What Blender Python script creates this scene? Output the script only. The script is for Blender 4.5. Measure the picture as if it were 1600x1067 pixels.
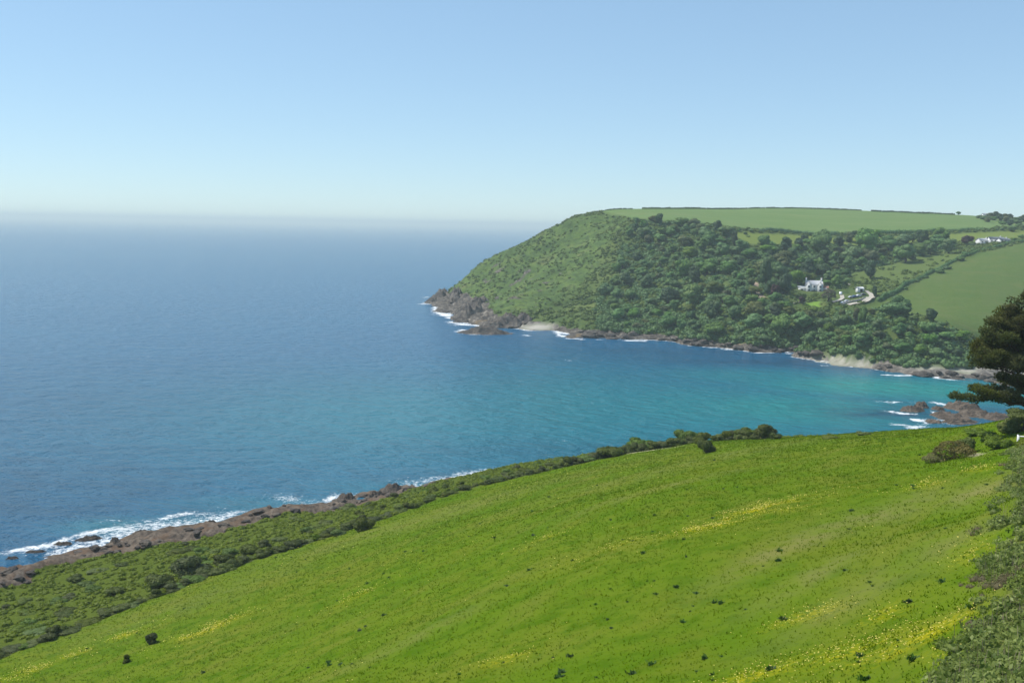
import bpy, math, random
import numpy as np
from mathutils import Vector, Matrix

# ------------------------------------------------------------------ camera, sky, sun, exposure
scene = bpy.context.scene
for o in list(bpy.data.objects):
    bpy.data.objects.remove(o)
COL = scene.collection
rad = math.radians
CAM = np.array([0.0, 0.0, 75.0])
FPX, PITCH, ROLL = 1570.0, rad(6.63), rad(1.07)
_R0 = np.array([1.0, 0, 0]); FWD = np.array([0, math.cos(PITCH), -math.sin(PITCH)]); _U0 = np.array([0, math.sin(PITCH), math.cos(PITCH)])
RGT = math.cos(ROLL) * _R0 + math.sin(ROLL) * _U0
UPV = -math.sin(ROLL) * _R0 + math.cos(ROLL) * _U0
cd = bpy.data.cameras.new('camera'); cam = bpy.data.objects.new('camera', cd); COL.objects.link(cam)
cd.sensor_width = 36; cd.lens = 36 * FPX / 1600; cd.clip_start = 0.5; cd.clip_end = 250000
M4 = Matrix.Identity(4)
for i in range(3):
    M4[i][0], M4[i][1], M4[i][2], M4[i][3] = RGT[i], UPV[i], -FWD[i], CAM[i]
cam.matrix_world = M4
scene.camera = cam
scene.render.resolution_x, scene.render.resolution_y = 1024, 682

SUN_AZ, SUN_EL = -76.0, 54.0        # degrees from the view direction (negative: to the left), and above the horizon
w = bpy.data.worlds.new('World'); scene.world = w; w.use_nodes = True
wn = w.node_tree.nodes; wl = w.node_tree.links
bg = wn['Background']
sky = wn.new('ShaderNodeTexSky'); sky.sky_type = 'NISHITA'; sky.sun_disc = False
sky.sun_elevation = rad(SUN_EL); sky.sun_rotation = rad(SUN_AZ); sky.altitude = 1100
sky.air_density = 1.0; sky.dust_density = 0.0; sky.ozone_density = 4.0
sg = wn.new('ShaderNodeGamma'); sg.inputs[1].default_value = 0.55; wl.new(sky.outputs[0], sg.inputs[0])
sm = wn.new('ShaderNodeMix'); sm.data_type = 'RGBA'; sm.blend_type = 'MULTIPLY'; sm.inputs[0].default_value = 1.0; sm.inputs[7].default_value = (1.78, 2.18, 2.42, 1)
wl.new(sg.outputs[0], sm.inputs[6]); wl.new(sm.outputs[2], bg.inputs[0]); bg.inputs[1].default_value = 0.125
sl = bpy.data.lights.new('sun', 'SUN'); sl.energy = 5.0; sl.angle = rad(0.53); sl.color = (1.0, 0.955, 0.88)
sun = bpy.data.objects.new('sun', sl); COL.objects.link(sun)
sdir = Vector((math.sin(rad(SUN_AZ)) * math.cos(rad(SUN_EL)), math.cos(rad(SUN_AZ)) * math.cos(rad(SUN_EL)), math.sin(rad(SUN_EL))))
sun.rotation_euler = (-sdir).to_track_quat('-Z', 'Y').to_euler(); sun.location = (-300, 150, 400)
vs = scene.view_settings
vs.view_transform = 'Standard'; vs.look = 'None'; vs.gamma = 1.0; vs.use_curve_mapping = False; vs.exposure = 0.1

# ------------------------------------------------------------------ numeric helpers
rng = np.random.default_rng(7)
random.seed(7)

def ray(px, py):
    d = FWD * FPX + RGT * (px - 800.0) - UPV * (py - 533.5)
    return d
def at_y(px, py, Y):
    d = ray(px, py); return CAM + d * (Y / d[1])
def at_z(px, py, Z=0.0):
    d = ray(px, py); return CAM + d * ((Z - CAM[2]) / d[2])
def project(P):
    q = np.asarray(P) - CAM
    dep = np.maximum(q @ FWD, 1e-3)
    return 800 + FPX * (q @ RGT) / dep, 533.5 - FPX * (q @ UPV) / dep

def _hash(ix, iy, seed):
    n = (ix.astype(np.int64) * 374761393 + iy.astype(np.int64) * 668265263 + seed * 974634241) & 0xffffffff
    n = ((n ^ (n >> 13)) * 1274126177) & 0xffffffff
    return ((n ^ (n >> 16)) & 0xffff) / 65535.0
def vnoise(x, y, seed=0):
    x = np.asarray(x, float); y = np.asarray(y, float)
    ix = np.floor(x); iy = np.floor(y); fx = x - ix; fy = y - iy
    fx = fx * fx * (3 - 2 * fx); fy = fy * fy * (3 - 2 * fy)
    a = _hash(ix, iy, seed); b = _hash(ix + 1, iy, seed); c = _hash(ix, iy + 1, seed); d = _hash(ix + 1, iy + 1, seed)
    return (a * (1 - fx) + b * fx) * (1 - fy) + (c * (1 - fx) + d * fx) * fy
def fbm(x, y, seed=0, octv=4, gain=0.5):
    s = 0; a = 1.0; t = 0
    for k in range(octv):
        s = s + a * vnoise(x * 2 ** k + 17.3 * k, y * 2 ** k - 9.1 * k, seed + k); t += a; a *= gain
    return s / t
def ridged(x, y, seed=0, octv=4):
    s = 0; a = 1.0; t = 0
    for k in range(octv):
        s = s + a * (1 - np.abs(2 * vnoise(x * 2.1 ** k, y * 2.1 ** k, seed + k) - 1)); t += a; a *= 0.5
    return s / t
def sstep(a, b, x):
    t = np.clip((x - a) / (b - a), 0, 1); return t * t * (3 - 2 * t)
def in_poly(px, py, poly):
    px = np.asarray(px); py = np.asarray(py); ins = np.zeros(px.shape, bool); n = len(poly)
    for i in range(n):
        x0, y0 = poly[i]; x1, y1 = poly[(i + 1) % n]
        if y0 == y1: continue
        c = ((y0 > py) != (y1 > py)) & (px < (x1 - x0) * (py - y0) / (y1 - y0) + x0)
        ins ^= c
    return ins
def seg_dist(X, Y, pts):
    """distance to a polyline and the parameter's segment weight"""
    best = np.full(X.shape, 1e9)
    for (a, b) in zip(pts[:-1], pts[1:]):
        ax, ay, bx, by = a[0], a[1], b[0], b[1]
        L = (bx - ax) ** 2 + (by - ay) ** 2 + 1e-9
        t = np.clip(((X - ax) * (bx - ax) + (Y - ay) * (by - ay)) / L, 0, 1)
        best = np.minimum(best, np.hypot(X - ax - t * (bx - ax), Y - ay - t * (by - ay)))
    return best

class TPS:
    def __init__(s, P, lam=2.0):
        P = np.array(P, float); s.c = P[:, :2] / 100.0; n = len(P)
        K = s.k(s.c, s.c) + np.eye(n) * lam * 1e-3
        Q = np.hstack([np.ones((n, 1)), s.c])
        A = np.block([[K, Q], [Q.T, np.zeros((3, 3))]])
        s.w = np.linalg.solve(A, np.concatenate([P[:, 2], np.zeros(3)]))
    def k(s, a, b):
        r2 = ((a[:, None, :] - b[None, :, :]) ** 2).sum(-1)
        return 0.5 * r2 * np.log(r2 + 1e-12)
    def __call__(s, X, Y):
        sh = X.shape; p = np.stack([X.ravel(), Y.ravel()], 1) / 100.0
        out = np.empty(len(p))
        for i in range(0, len(p), 20000):
            q = p[i:i + 20000]
            out[i:i + 20000] = s.k(q, s.c) @ s.w[:-3] + s.w[-3] + q @ s.w[-2:]
        return out.reshape(sh)

class Grid:
    """regular height grid, sampled bilinearly"""
    def __init__(s, x0, x1, y0, y1, st):
        s.x0, s.y0, s.st = x0, y0, st
        s.xs = np.arange(x0, x1 + st * .5, st); s.ys = np.arange(y0, y1 + st * .5, st)
        s.X, s.Y = np.meshgrid(s.xs, s.ys)          # [iy, ix]
        s.Z = None; s.att = {}
    def smp(s, A, x, y):
        u = np.clip((np.asarray(x, float) - s.x0) / s.st, 0, len(s.xs) - 1.001); v = np.clip((np.asarray(y, float) - s.y0) / s.st, 0, len(s.ys) - 1.001)
        i = u.astype(int); j = v.astype(int); f = u - i; g = v - j
        return (A[j, i] * (1 - f) + A[j, i + 1] * f) * (1 - g) + (A[j + 1, i] * (1 - f) + A[j + 1, i + 1] * f) * g
    def h(s, x, y): return s.smp(s.Z, x, y)
    def inside(s, x, y):
        return (x >= s.xs[0]) & (x <= s.xs[-1]) & (y >= s.ys[0]) & (y <= s.ys[-1])
    def hit(s, px, py, ymin=None):
        """first point where the ray through a pixel meets the ground"""
        d = ray(px, py); ts = np.arange(max(s.ys[0], 5.0, ymin or 0), s.ys[-1], 0.5) / d[1]
        P = CAM[None] + d[None] * ts[:, None]
        ok = s.inside(P[:, 0], P[:, 1])
        below = ok & (P[:, 2] < s.h(P[:, 0], P[:, 1]))
        if not below.any(): return None
        p = P[np.argmax(below)].copy(); p[2] = s.h(p[0], p[1]); return p

# ------------------------------------------------------------------ mesh helpers
class MB:
    def __init__(s): s.v = []; s.t = []; s.q = []; s.n = 0; s.a = []
    def add(s, v, tri=None, quad=None, tint=None):
        v = np.asarray(v, float).reshape(-1, 3)
        if tri is not None and len(tri): s.t.append(np.asarray(tri, int).reshape(-1, 3) + s.n)
        if quad is not None and len(quad): s.q.append(np.asarray(quad, int).reshape(-1, 4) + s.n)
        s.v.append(v); s.n += len(v)
        s.a.append(np.full(len(v), 0.5) if tint is None else np.broadcast_to(np.asarray(tint, float), (len(v),)))
        return s
    def mesh(s, name, mat=None, smooth=False):
        V = np.concatenate(s.v) if s.v else np.zeros((0, 3))
        T = np.concatenate(s.t) if s.t else np.zeros((0, 3), int); Q = np.concatenate(s.q) if s.q else np.zeros((0, 4), int)
        me = bpy.data.meshes.new(name)
        me.vertices.add(len(V)); me.vertices.foreach_set('co', V.astype(np.float32).ravel())
        nl = T.size + Q.size; me.loops.add(nl)
        me.loops.foreach_set('vertex_index', np.concatenate([T.ravel(), Q.ravel()]).astype(np.int32))
        np_ = len(T) + len(Q); me.polygons.add(np_)
        st = np.concatenate([np.arange(len(T)) * 3, T.size + np.arange(len(Q)) * 4]).astype(np.int32)
        me.polygons.foreach_set('loop_start', st)
        if smooth: me.polygons.foreach_set('use_smooth', np.ones(np_, bool))
        at = me.attributes.new('tint', 'FLOAT', 'POINT'); at.data.foreach_set('value', np.concatenate(s.a).astype(np.float32) if s.a else [])
        me.update(calc_edges=True); me.validate()
        if mat: me.materials.append(mat)
        return me

def link(name, data, parent=None, loc=None, rz=0.0, scale=None):
    o = bpy.data.objects.new(name, data); COL.objects.link(o)
    if parent: o.parent = parent
    if loc is not None: o.location = loc
    o.rotation_euler = (0, 0, rz)
    if scale is not None: o.scale = scale if hasattr(scale, '__len__') else (scale,) * 3
    return o
def tag(o, label, cat, group=None):
    o['label'] = label; o['category'] = cat
    if group: o['group'] = group
    return o
def kind(o, k): o['kind'] = k; return o

def box(mb, c, s, rz=0.0, tint=None, taper=1.0):
    x, y, z = [k / 2 for k in s]
    v = np.array([[-x, -y, -z], [x, -y, -z], [x, y, -z], [-x, y, -z], [-x * taper, -y * taper, z], [x * taper, -y * taper, z], [x * taper, y * taper, z], [-x * taper, y * taper, z]])
    ca, sa = math.cos(rz), math.sin(rz)
    v = v @ np.array([[ca, sa, 0], [-sa, ca, 0], [0, 0, 1]]) + np.array(c)
    return mb.add(v, quad=[[3, 2, 1, 0], [4, 5, 6, 7], [0, 1, 5, 4], [1, 2, 6, 5], [2, 3, 7, 6], [3, 0, 4, 7]], tint=tint)
def prism(mb, prof, y0, y1, tint=None):
    """profile in x,z (counter-clockwise seen from -y) extruded along y"""
    n = len(prof); v = [[p[0], y0, p[1]] for p in prof] + [[p[0], y1, p[1]] for p in prof]
    tri = [[0, i, i + 1] for i in range(1, n - 1)] + [[n, n + i + 1, n + i] for i in range(1, n - 1)]
    quad = [[i, n + i, n + (i + 1) % n, (i + 1) % n] for i in range(n)]
    return mb.add(v, tri=tri, quad=quad, tint=tint)
def tube(mb, pts, rs, seg=7, tint=None):
    pts = np.array(pts, float); V = []; n = len(pts)
    for i in range(n):
        d = pts[min(i + 1, n - 1)] - pts[max(i - 1, 0)]; d /= np.linalg.norm(d) + 1e-9
        a = np.cross(d, [0, 0, 1.0] if abs(d[2]) < .9 else [1.0, 0, 0]); a /= np.linalg.norm(a); b = np.cross(d, a)
        for k in range(seg):
            t = 2 * math.pi * k / seg; V.append(pts[i] + rs[i] * (a * math.cos(t) + b * math.sin(t)))
    q = [[i * seg + k, i * seg + (k + 1) % seg, (i + 1) * seg + (k + 1) % seg, (i + 1) * seg + k] for i in range(n - 1) for k in range(seg)]
    V.append(pts[-1]); t = [[(n - 1) * seg + k, (n - 1) * seg + (k + 1) % seg, n * seg] for k in range(seg)]
    return mb.add(V, tri=t, quad=q, tint=tint)

def ico(sub=1):
    p = (1 + 5 ** .5) / 2
    v = [(-1, p, 0), (1, p, 0), (-1, -p, 0), (1, -p, 0), (0, -1, p), (0, 1, p), (0, -1, -p), (0, 1, -p), (p, 0, -1), (p, 0, 1), (-p, 0, -1), (-p, 0, 1)]
    f = [(0, 11, 5), (0, 5, 1), (0, 1, 7), (0, 7, 10), (0, 10, 11), (1, 5, 9), (5, 11, 4), (11, 10, 2), (10, 7, 6), (7, 1, 8), (3, 9, 4), (3, 4, 2), (3, 2, 6), (3, 6, 8), (3, 8, 9), (4, 9, 5), (2, 4, 11), (6, 2, 10), (8, 6, 7), (9, 8, 1)]
    v = [np.array(x) / np.linalg.norm(x) for x in v]
    for _ in range(sub):
        mid = {}; nf = []
        def m(a, b):
            k = (min(a, b), max(a, b))
            if k not in mid:
                c = v[a] + v[b]; v.append(c / np.linalg.norm(c)); mid[k] = len(v) - 1
            return mid[k]
        for a, b, c in f:
            ab, bc, ca = m(a, b), m(b, c), m(c, a); nf += [(a, ab, ca), (b, bc, ab), (c, ca, bc), (ab, bc, ca)]
        f = nf
    return np.array(v), np.array(f)
ICO0, ICO1, ICO2, ICO3 = ico(0), ico(1), ico(2), ico(3)

def unit(v): return v / (np.linalg.norm(v, axis=-1, keepdims=True) + 1e-9)
def leaves(mb, P, N, size, r, asp=0.6, tint=None):
    """one small rhombic leaf face for each point, facing roughly along N"""
    n = len(P); size = np.broadcast_to(size, (n,))[:, None]
    N = unit(N); t = unit(np.cross(N, r.normal(size=(n, 3)))); b = np.cross(N, t)
    V = np.stack([P - t * size, P - b * size * asp + N * size * .12, P + t * size, P + b * size * asp + N * size * .12], 1).reshape(-1, 3)
    q = np.arange(n * 4).reshape(n, 4)
    ti = r.random(n) if tint is None else np.clip(tint + r.normal(0, .16, n), 0, 1)
    return mb.add(V, quad=q, tint=np.repeat(ti, 4))

def crown_mesh(name, mat, seed, nl=9, nleaf=1500, leaf=0.09, flat=0.85, base=0.28, cone=0.0, core=True, spread=0.62):
    """a crown of radius about 1 and height 2*flat, standing on z=base"""
    r = np.random.default_rng(seed); mb = MB()
    C = []; Rr = []
    for k in range(nl):
        for _ in range(30):
            p = r.uniform(-1, 1, 3)
            if np.linalg.norm(p) < 1: break
        p *= spread; u = (p[2] / spread + 1) / 2
        f = 1 - cone * u
        C.append([p[0] * f, p[1] * f, p[2] * flat * 1.15]); Rr.append(r.uniform(.30, .52) * (1 - .4 * cone * u))
    C.append([0, 0, 0]); Rr.append(.52)
    C = np.array(C); Rr = np.array(Rr)
    zc = base + flat
    per = Rr ** 2 / (Rr ** 2).sum()
    for k in range(len(C)):
        m = int(nleaf * per[k] * 1.5)
        D = unit(r.normal(size=(m, 3))); D[:, 2] = np.where(r.random(m) < .65, np.abs(D[:, 2]), D[:, 2])
        P = C[k] + D * Rr[k] * r.uniform(.86, 1.12, (m, 1)) * np.array([1, 1, flat])
        keep = np.ones(m, bool)
        for j in range(len(C)):
            if j != k: keep &= np.linalg.norm((P - C[j]) / [1, 1, flat], axis=1) > Rr[j] * .86
        P = P[keep]; D = D[keep]
        P[:, 2] = np.maximum(P[:, 2], -flat * .98)
        leaves(mb, P + [0, 0, zc], D + r.normal(0, .32, D.shape), leaf * r.uniform(.6, 1.35, len(P)), r, tint=.25 + .5 * r.random())
        if core:
            v, f = ICO1
            vv = v * (1 + r.normal(0, .07, (len(v), 1))) * Rr[k] * .9 * np.array([1, 1, flat]) + C[k] + [0, 0, zc]
            mb.add(vv, tri=f, tint=.3)
    return mb.mesh(name, mat)

def rock_mesh(name, mat, seed, sub=ICO3, flat=.6, strata=.0):
    r = np.random.default_rng(seed); v, f = sub
    v = v.copy(); s = r.uniform(0, 50)
    d = 1 + .55 * (fbm(v[:, 0] * 1.3 + s, v[:, 1] * 1.3 + v[:, 2] * 1.7, seed) - .5) + .5 * (ridged(v[:, 0] * 2.2 + v[:, 2] + s, v[:, 1] * 2.2 - v[:, 2], seed + 5) - .6)
    v *= d[:, None]
    for _ in range(7):                       # planar cleavage faces
        n = unit(r.normal(size=3)); k = r.uniform(.55, .85); h = v @ n
        v -= np.maximum(h - k, 0)[:, None] * n * .85
    v *= (1 + .22 * (ridged(v[:, 0] * 5 + v[:, 2] * 3 + s, v[:, 1] * 5 - v[:, 2] * 4, seed + 9, 3) - .6))[:, None]
    v[:, 2] *= flat
    mb = MB(); mb.add(v, tri=f, tint=r.random(len(v))); return mb.mesh(name, mat)

# ------------------------------------------------------------------ node materials
def new_mat(name):
    m = bpy.data.materials.new(name); m.use_nodes = True
    nt = m.node_tree; b = nt.nodes['Principled BSDF']; return m, nt, b
class NT:
    def __init__(s, nt): s.nt = nt
    def n(s, t, **k):
        x = s.nt.nodes.new(t)
        for a, v in k.items(): setattr(x, a, v)
        return x
    def l(s, a, b): s.nt.links.new(a, b)
    def noise(s, scale, detail=4, rough=.55, vec=None, dist=0.0):
        x = s.n('ShaderNodeTexNoise'); x.inputs['Scale'].default_value = scale; x.inputs['Detail'].default_value = detail
        x.inputs['Roughness'].default_value = rough; x.inputs['Distortion'].default_value = dist
        if vec is not None: s.l(vec, x.inputs['Vector'])
        return x.outputs['Fac']
    def ramp(s, fac, stops):
        x = s.n('ShaderNodeValToRGB'); e = x.color_ramp.elements
        while len(e) < len(stops): e.new(.5)
        for k, (p, c) in enumerate(stops): e[k].position = p; e[k].color = (*c, 1) if len(c) == 3 else c
        s.l(fac, x.inputs[0]); return x.outputs[0]
    def mr(s, fac, a, b, c=0.0, d=1.0, smooth=True):
        x = s.n('ShaderNodeMapRange'); x.interpolation_type = 'SMOOTHSTEP' if smooth else 'LINEAR'
        for i, v in zip((1, 2, 3, 4), (a, b, c, d)): x.inputs[i].default_value = v
        s.l(fac, x.inputs[0]); return x.outputs[0]
    def mix(s, fac, a, b, mode='MIX'):
        x = s.n('ShaderNodeMix', data_type='RGBA', blend_type=mode)
        for sock, v in ((x.inputs[0], fac), (x.inputs[6], a), (x.inputs[7], b)):
            if hasattr(v, 'links'): s.l(v, sock)
            elif hasattr(v, '__len__'): sock.default_value = (*v, 1)
            else: sock.default_value = v
        return x.outputs[2]
    def math(s, op, a, b=0.0, clamp=False):
        x = s.n('ShaderNodeMath', operation=op); x.use_clamp = clamp
        for k, v in enumerate((a, b)):
            if hasattr(v, 'links'): s.l(v, x.inputs[k])
            else: x.inputs[k].default_value = v
        return x.outputs[0]
    def attr(s, name): return s.n('ShaderNodeAttribute', attribute_name=name).outputs['Fac']
    def obj(s): return s.n('ShaderNodeTexCoord').outputs['Object']
    def mapping(s, vec, scale, rot=(0, 0, 0)):
        if any(rot):                                    # turn first, then stretch
            y = s.n('ShaderNodeMapping'); y.inputs['Rotation'].default_value = rot; s.l(vec, y.inputs[0]); vec = y.outputs[0]
        x = s.n('ShaderNodeMapping'); x.inputs['Scale'].default_value = scale; s.l(vec, x.inputs[0]); return x.outputs[0]
    def bump(s, h, strength, dist, normal=None):
        x = s.n('ShaderNodeBump'); x.inputs['Strength'].default_value = strength; x.inputs['Distance'].default_value = dist
        s.l(h, x.inputs['Height'])
        if normal is not None: s.l(normal, x.inputs['Normal'])
        return x.outputs[0]

def leaf_mat(name, dark, light, var=.25, rough=.6, trans=.25, hue=.02, spec=.25):
    m, nt, b = new_mat(name); g = NT(nt)
    c = g.ramp(g.attr('tint'), [(0.0, dark), (1.0, light)])
    oi = g.n('ShaderNodeObjectInfo')
    hs = g.n('ShaderNodeHueSaturation')
    g.l(g.mr(oi.outputs['Random'], 0, 1, 1 - var, 1 + var, False), hs.inputs['Value'])
    g.l(g.mr(g.math('FRACT', g.math('MULTIPLY', oi.outputs['Random'], 7.13)), 0, 1, .5 - hue, .5 + hue, False), hs.inputs['Hue'])
    g.l(g.mr(g.math('FRACT', g.math('MULTIPLY', oi.outputs['Random'], 13.7)), 0, 1, .8, 1.12, False), hs.inputs['Saturation'])
    g.l(c, hs.inputs['Color'])
    g.l(hs.outputs[0], b.inputs['Base Color']); b.inputs['Roughness'].default_value = rough; b.inputs['Specular IOR Level'].default_value = spec
    if trans:
        tr = g.n('ShaderNodeBsdfTranslucent'); g.l(hs.outputs[0], tr.inputs[0])
        ms = g.n('ShaderNodeMixShader'); ms.inputs[0].default_value = trans
        g.l(b.outputs[0], ms.inputs[1]); g.l(tr.outputs[0], ms.inputs[2]); g.l(ms.outputs[0], nt.nodes['Material Output'].inputs[0])
    return m
def plain(name, col, rough=.7, nz=.12, sc=3.0, metal=0.0, spec=.4):
    m, nt, b = new_mat(name); g = NT(nt)
    f = g.noise(sc, 5, .6, g.obj())
    g.l(g.mix(f, [c * (1 - nz * 1.6) for c in col], [min(1, c * (1 + nz)) for c in col]), b.inputs['Base Color'])
    b.inputs['Roughness'].default_value = rough; b.inputs['Metallic'].default_value = metal; b.inputs['Specular IOR Level'].default_value = spec
    return m

M_TREE = leaf_mat('broadleaf', (.062, .134, .030), (.142, .255, .058), .2, hue=.015, trans=.15)
M_TREE_L = leaf_mat('bright_leaf', (.085, .165, .024), (.170, .285, .048), .2, trans=.18)
M_TREE_D = leaf_mat('dark_leaf', (.028, .064, .022), (.064, .122, .038), .2, trans=.12)
M_TREE_O = leaf_mat('olive_leaf', (.075, .105, .028), (.165, .200, .055), .15)
M_COPPER = leaf_mat('copper_leaf', (.055, .030, .028), (.12, .070, .060), .1)
M_GREYL = leaf_mat('greybrown_leaf', (.075, .070, .045), (.15, .135, .090), .1)
M_BUSH = leaf_mat('bush_leaf', (.090, .145, .016), (.200, .265, .036), .15, trans=.4)
M_BUSH_D = leaf_mat('thorn_leaf', (.056, .080, .012), (.135, .165, .028), .18, trans=.35, hue=.008)
M_SCRUB = leaf_mat('scrub_leaf', (.100, .142, .018), (.230, .270, .040), .1, trans=.4)
M_FSCRUB = leaf_mat('far_scrub_leaf', (.060, .112, .024), (.130, .200, .044), .1)
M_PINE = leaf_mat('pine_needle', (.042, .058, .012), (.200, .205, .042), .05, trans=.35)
M_BRAMBLE = leaf_mat('bramble_leaf', (.110, .155, .022), (.360, .400, .110), .12, rough=.5, trans=.5)
M_RUSSET = leaf_mat('russet_leaf', (.110, .108, .030), (.270, .230, .080), .1, trans=.45)
M_WEED = leaf_mat('weed_leaf', (.030, .080, .012), (.075, .150, .022), .25, trans=.4)
M_GRASS = leaf_mat('grass_blade', (.086, .150, .008), (.154, .198, .016), .0, trans=.5, spec=.0)
M_FLOWER = leaf_mat('buttercup', (.55, .47, .01), (.72, .64, .02), .0, trans=.2)
M_STALK = leaf_mat('dry_stalk', (.18, .145, .085), (.38, .31, .20), .0, trans=.3)
M_BARK = plain('bark', (.085, .062, .045), .9, .3, 6)
M_PBARK = plain('pine_bark', (.075, .050, .036), .9, .4, 5)
M_WHITE = plain('white_render', (.60, .61, .60), .8, .10, .9)
M_SLATE = plain('slate', (.42, .43, .44), .55, .15, 2)
M_SLATE_D = plain('dark_slate', (.13, .14, .16), .6, .15, 2)
M_CLAY = plain('clay_tile', (.34, .17, .12), .75, .2, 2)
M_GLASS = plain('window_glass', (.03, .04, .055), .08, .05, 1, spec=.6)
M_DARKIN = plain('dark_opening', (.02, .02, .02), .8, .1, 1)
M_STONEW = plain('garden_stone', (.36, .33, .28), .85, .25, 1.2)
M_TRACK = plain('track_gravel', (.44, .40, .33), .9, .14, .5)
M_TYRE = plain('tyre', (.02, .02, .02), .8, .1, 5)
M_PAINTW = plain('white_paint', (.80, .80, .78), .45, .05, 4)
CARP = [plain('car_paint_' + n, c, .25, .03, .5, spec=.6) for n, c in (('white', (.75, .76, .78)), ('silver', (.50, .52, .55)), ('blue', (.07, .12, .25)), ('red', (.32, .04, .04)), ('grey', (.14, .15, .16)))]

def rock_material(name, cols, wet=True):
    m, nt, b = new_mat(name); g = NT(nt); o = g.n('ShaderNodeNewGeometry').outputs['Position']
    n1 = g.noise(.22, 6, .62, o); n2 = g.noise(1.6, 6, .7, o)
    st = g.noise(1.0, 5, .6, g.mapping(o, (.35, .35, 2.2), (.5, .2, 0)))
    c = g.ramp(n1, [(.32, cols[0]), (.5, cols[1]), (.68, cols[2])])
    c = g.mix(g.mr(n2, .45, .7), c, [k * .45 for k in cols[0]])
    c = g.mix(g.mr(st, .5, .75, 0, .5), c, cols[3])
    g.l(c, b.inputs['Base Color']); b.inputs['Roughness'].default_value = .8; b.inputs['Specular IOR Level'].default_value = .25
    g.l(g.bump(g.math('ADD', n2, g.math('MULTIPLY', st, 1.5)), .9, .35), b.inputs['Normal'])
    return m
M_ROCK = rock_material('shore_rock', [(.045, .040, .038), (.090, .074, .060), (.165, .138, .105), (.125, .078, .048)])
M_ROCKF = rock_material('headland_rock', [(.034, .032, .032), (.085, .074, .064), (.22, .19, .155), (.15, .11, .068)])
M_REEF = rock_material('reef_rock', [(.055, .044, .034), (.115, .086, .062), (.20, .16, .12), (.13, .09, .055)])

# ------------------------------------------------------------------ near ground: the sloping field down to the rocky shore
EDGE = [(0, 1030, 12), (100, 995, 12.5), (200, 952, 13), (300, 912, 13.5), (400, 876, 14), (500, 842, 15), (600, 810, 16), (700, 775, 17.5), (800, 750, 19.5), (880, 731, 21.5), (1000, 706, 24.5), (1120, 690, 27.5), (1220, 685, 29.5)]
ROCKTOP = [(0, 926), (44, 909), (92, 885), (175, 867), (240, 856), (350, 837), (405, 814), (460, 803), (507, 802), (560, 792), (623, 775), (678, 757)]
WATER = [(0, 896), (105, 867), (164, 854), (240, 830), (324, 822), (350, 817), (411, 799), (464, 786), (516, 790), (577, 771), (623, 766), (674, 760)]
edgeW = [at_z(*e) for e in EDGE]
cp = [list(p) for p in edgeW]
# the shoreline on the left extended past the frame, and hidden below the brow on the right
rockW = [at_z(x, y, 3.2) for x, y in ROCKTOP]; watW = [at_z(x, y, -.1) for x, y in WATER]
cp += [list(p) for p in rockW] + [list(p) for p in watW]
for p in watW: cp.append([p[0] - 8, p[1] + 12, -1.6]); cp.append([p[0] - 25, p[1] + 38, -5])
for (x, y, z) in [(5, 285, 6), (60, 300, 5), (120, 290, 6), (170, 280, 10), (10, 305, 0), (65, 325, 0), (125, 318, 0), (180, 310, 0), (10, 330, -5), (70, 350, -5), (130, 345, -5), (190, 335, -5),
                  (-135, 175, 6), (-150, 200, 1), (-190, 190, -4), (-120, 125, 9), (-170, 120, 4), (-210, 130, -4), (-100, 80, 15), (-160, 60, 12)]:
    cp.append([x, y, z])
for (px, py, Y) in [(400, 1067, 95), (800, 1067, 63), (1200, 1067, 48), (1440, 1067, 40.5), (0, 1067, 126), (800, 900, 100), (600, 960, 108), (1100, 850, 88), (1100, 760, 128),
                    (1350, 676, 195), (1450, 669, 175), (1545, 663, 150), (1592, 697, 117), (1400, 750, 110), (1400, 900, 64), (1300, 1000, 54), (1560, 720, 104), (1545, 800, 78), (1490, 950, 52)]:
    cp.append(list(at_y(px, py, Y)))
for (px, py, Y) in [(1300, 690, 238), (1380, 690, 232), (1450, 690, 228), (1510, 688, 224), (1570, 688, 215), (1640, 690, 205), (1500, 668, 178), (1560, 662, 160)]: cp.append(list(at_y(px, py, Y)))
for (px, py, Y) in [(1600, 770, 74), (1600, 900, 47), (1590, 1060, 31)]:
    p = at_y(px, py, Y); cp.append(list(p)); cp.append([p[0] + 14, p[1] + 1, p[2] + 5])
cp += [[0, 0, 73.1], [-6, -10, 74], [10, -8, 75], [0, 10, 68], [-20, 20, 62], [-60, 30, 38], [0, 30, 57], [8, 20, 63], [20, 15, 69], [30, 0, 73], [60, 60, 67], [90, 110, 62], [110, 170, 50], [130, 220, 24], [160, 60, 75], [170, 150, 60]]
NEAR = Grid(-180, 180, -12, 352, 1.2)
NEAR.Z = TPS(cp, 1.0)(NEAR.X, NEAR.Y)
nx, ny = project(np.stack([NEAR.X, NEAR.Y, NEAR.Z], -1))
# how far below the field edge: scrub strip and then rock
edge_pl = [(-150, 118)] + [(p[0], p[1]) for p in edgeW] + [(85, 215), (130, 190), (180, 170)]
rock_pl = [(-150, 178)] + [(p[0], p[1]) for p in rockW] + [(-8, 298), (30, 310), (60, 322), (120, 315), (180, 305)]
def seaward(poly_line, X, Y):
    P = [(-400, -100)] + [(-300, poly_line[0][1] - 40)] + list(poly_line) + [(400, 150), (400, -100)]
    return ~in_poly(X, Y, P)
de = seg_dist(NEAR.X, NEAR.Y, edge_pl) * np.where(seaward(edge_pl, NEAR.X, NEAR.Y), 1, -1)
dr = seg_dist(NEAR.X, NEAR.Y, rock_pl) * np.where(seaward(rock_pl, NEAR.X, NEAR.Y), 1, -1)
wob = (fbm(NEAR.X / 9, NEAR.Y / 9, 3) - .5)
a_scrub = sstep(-.5, 2.0, de + wob * 5)
a_rock = sstep(-1.0, 1.0, dr + wob * 7)
Xn, Yn = NEAR.X, NEAR.Y
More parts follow.
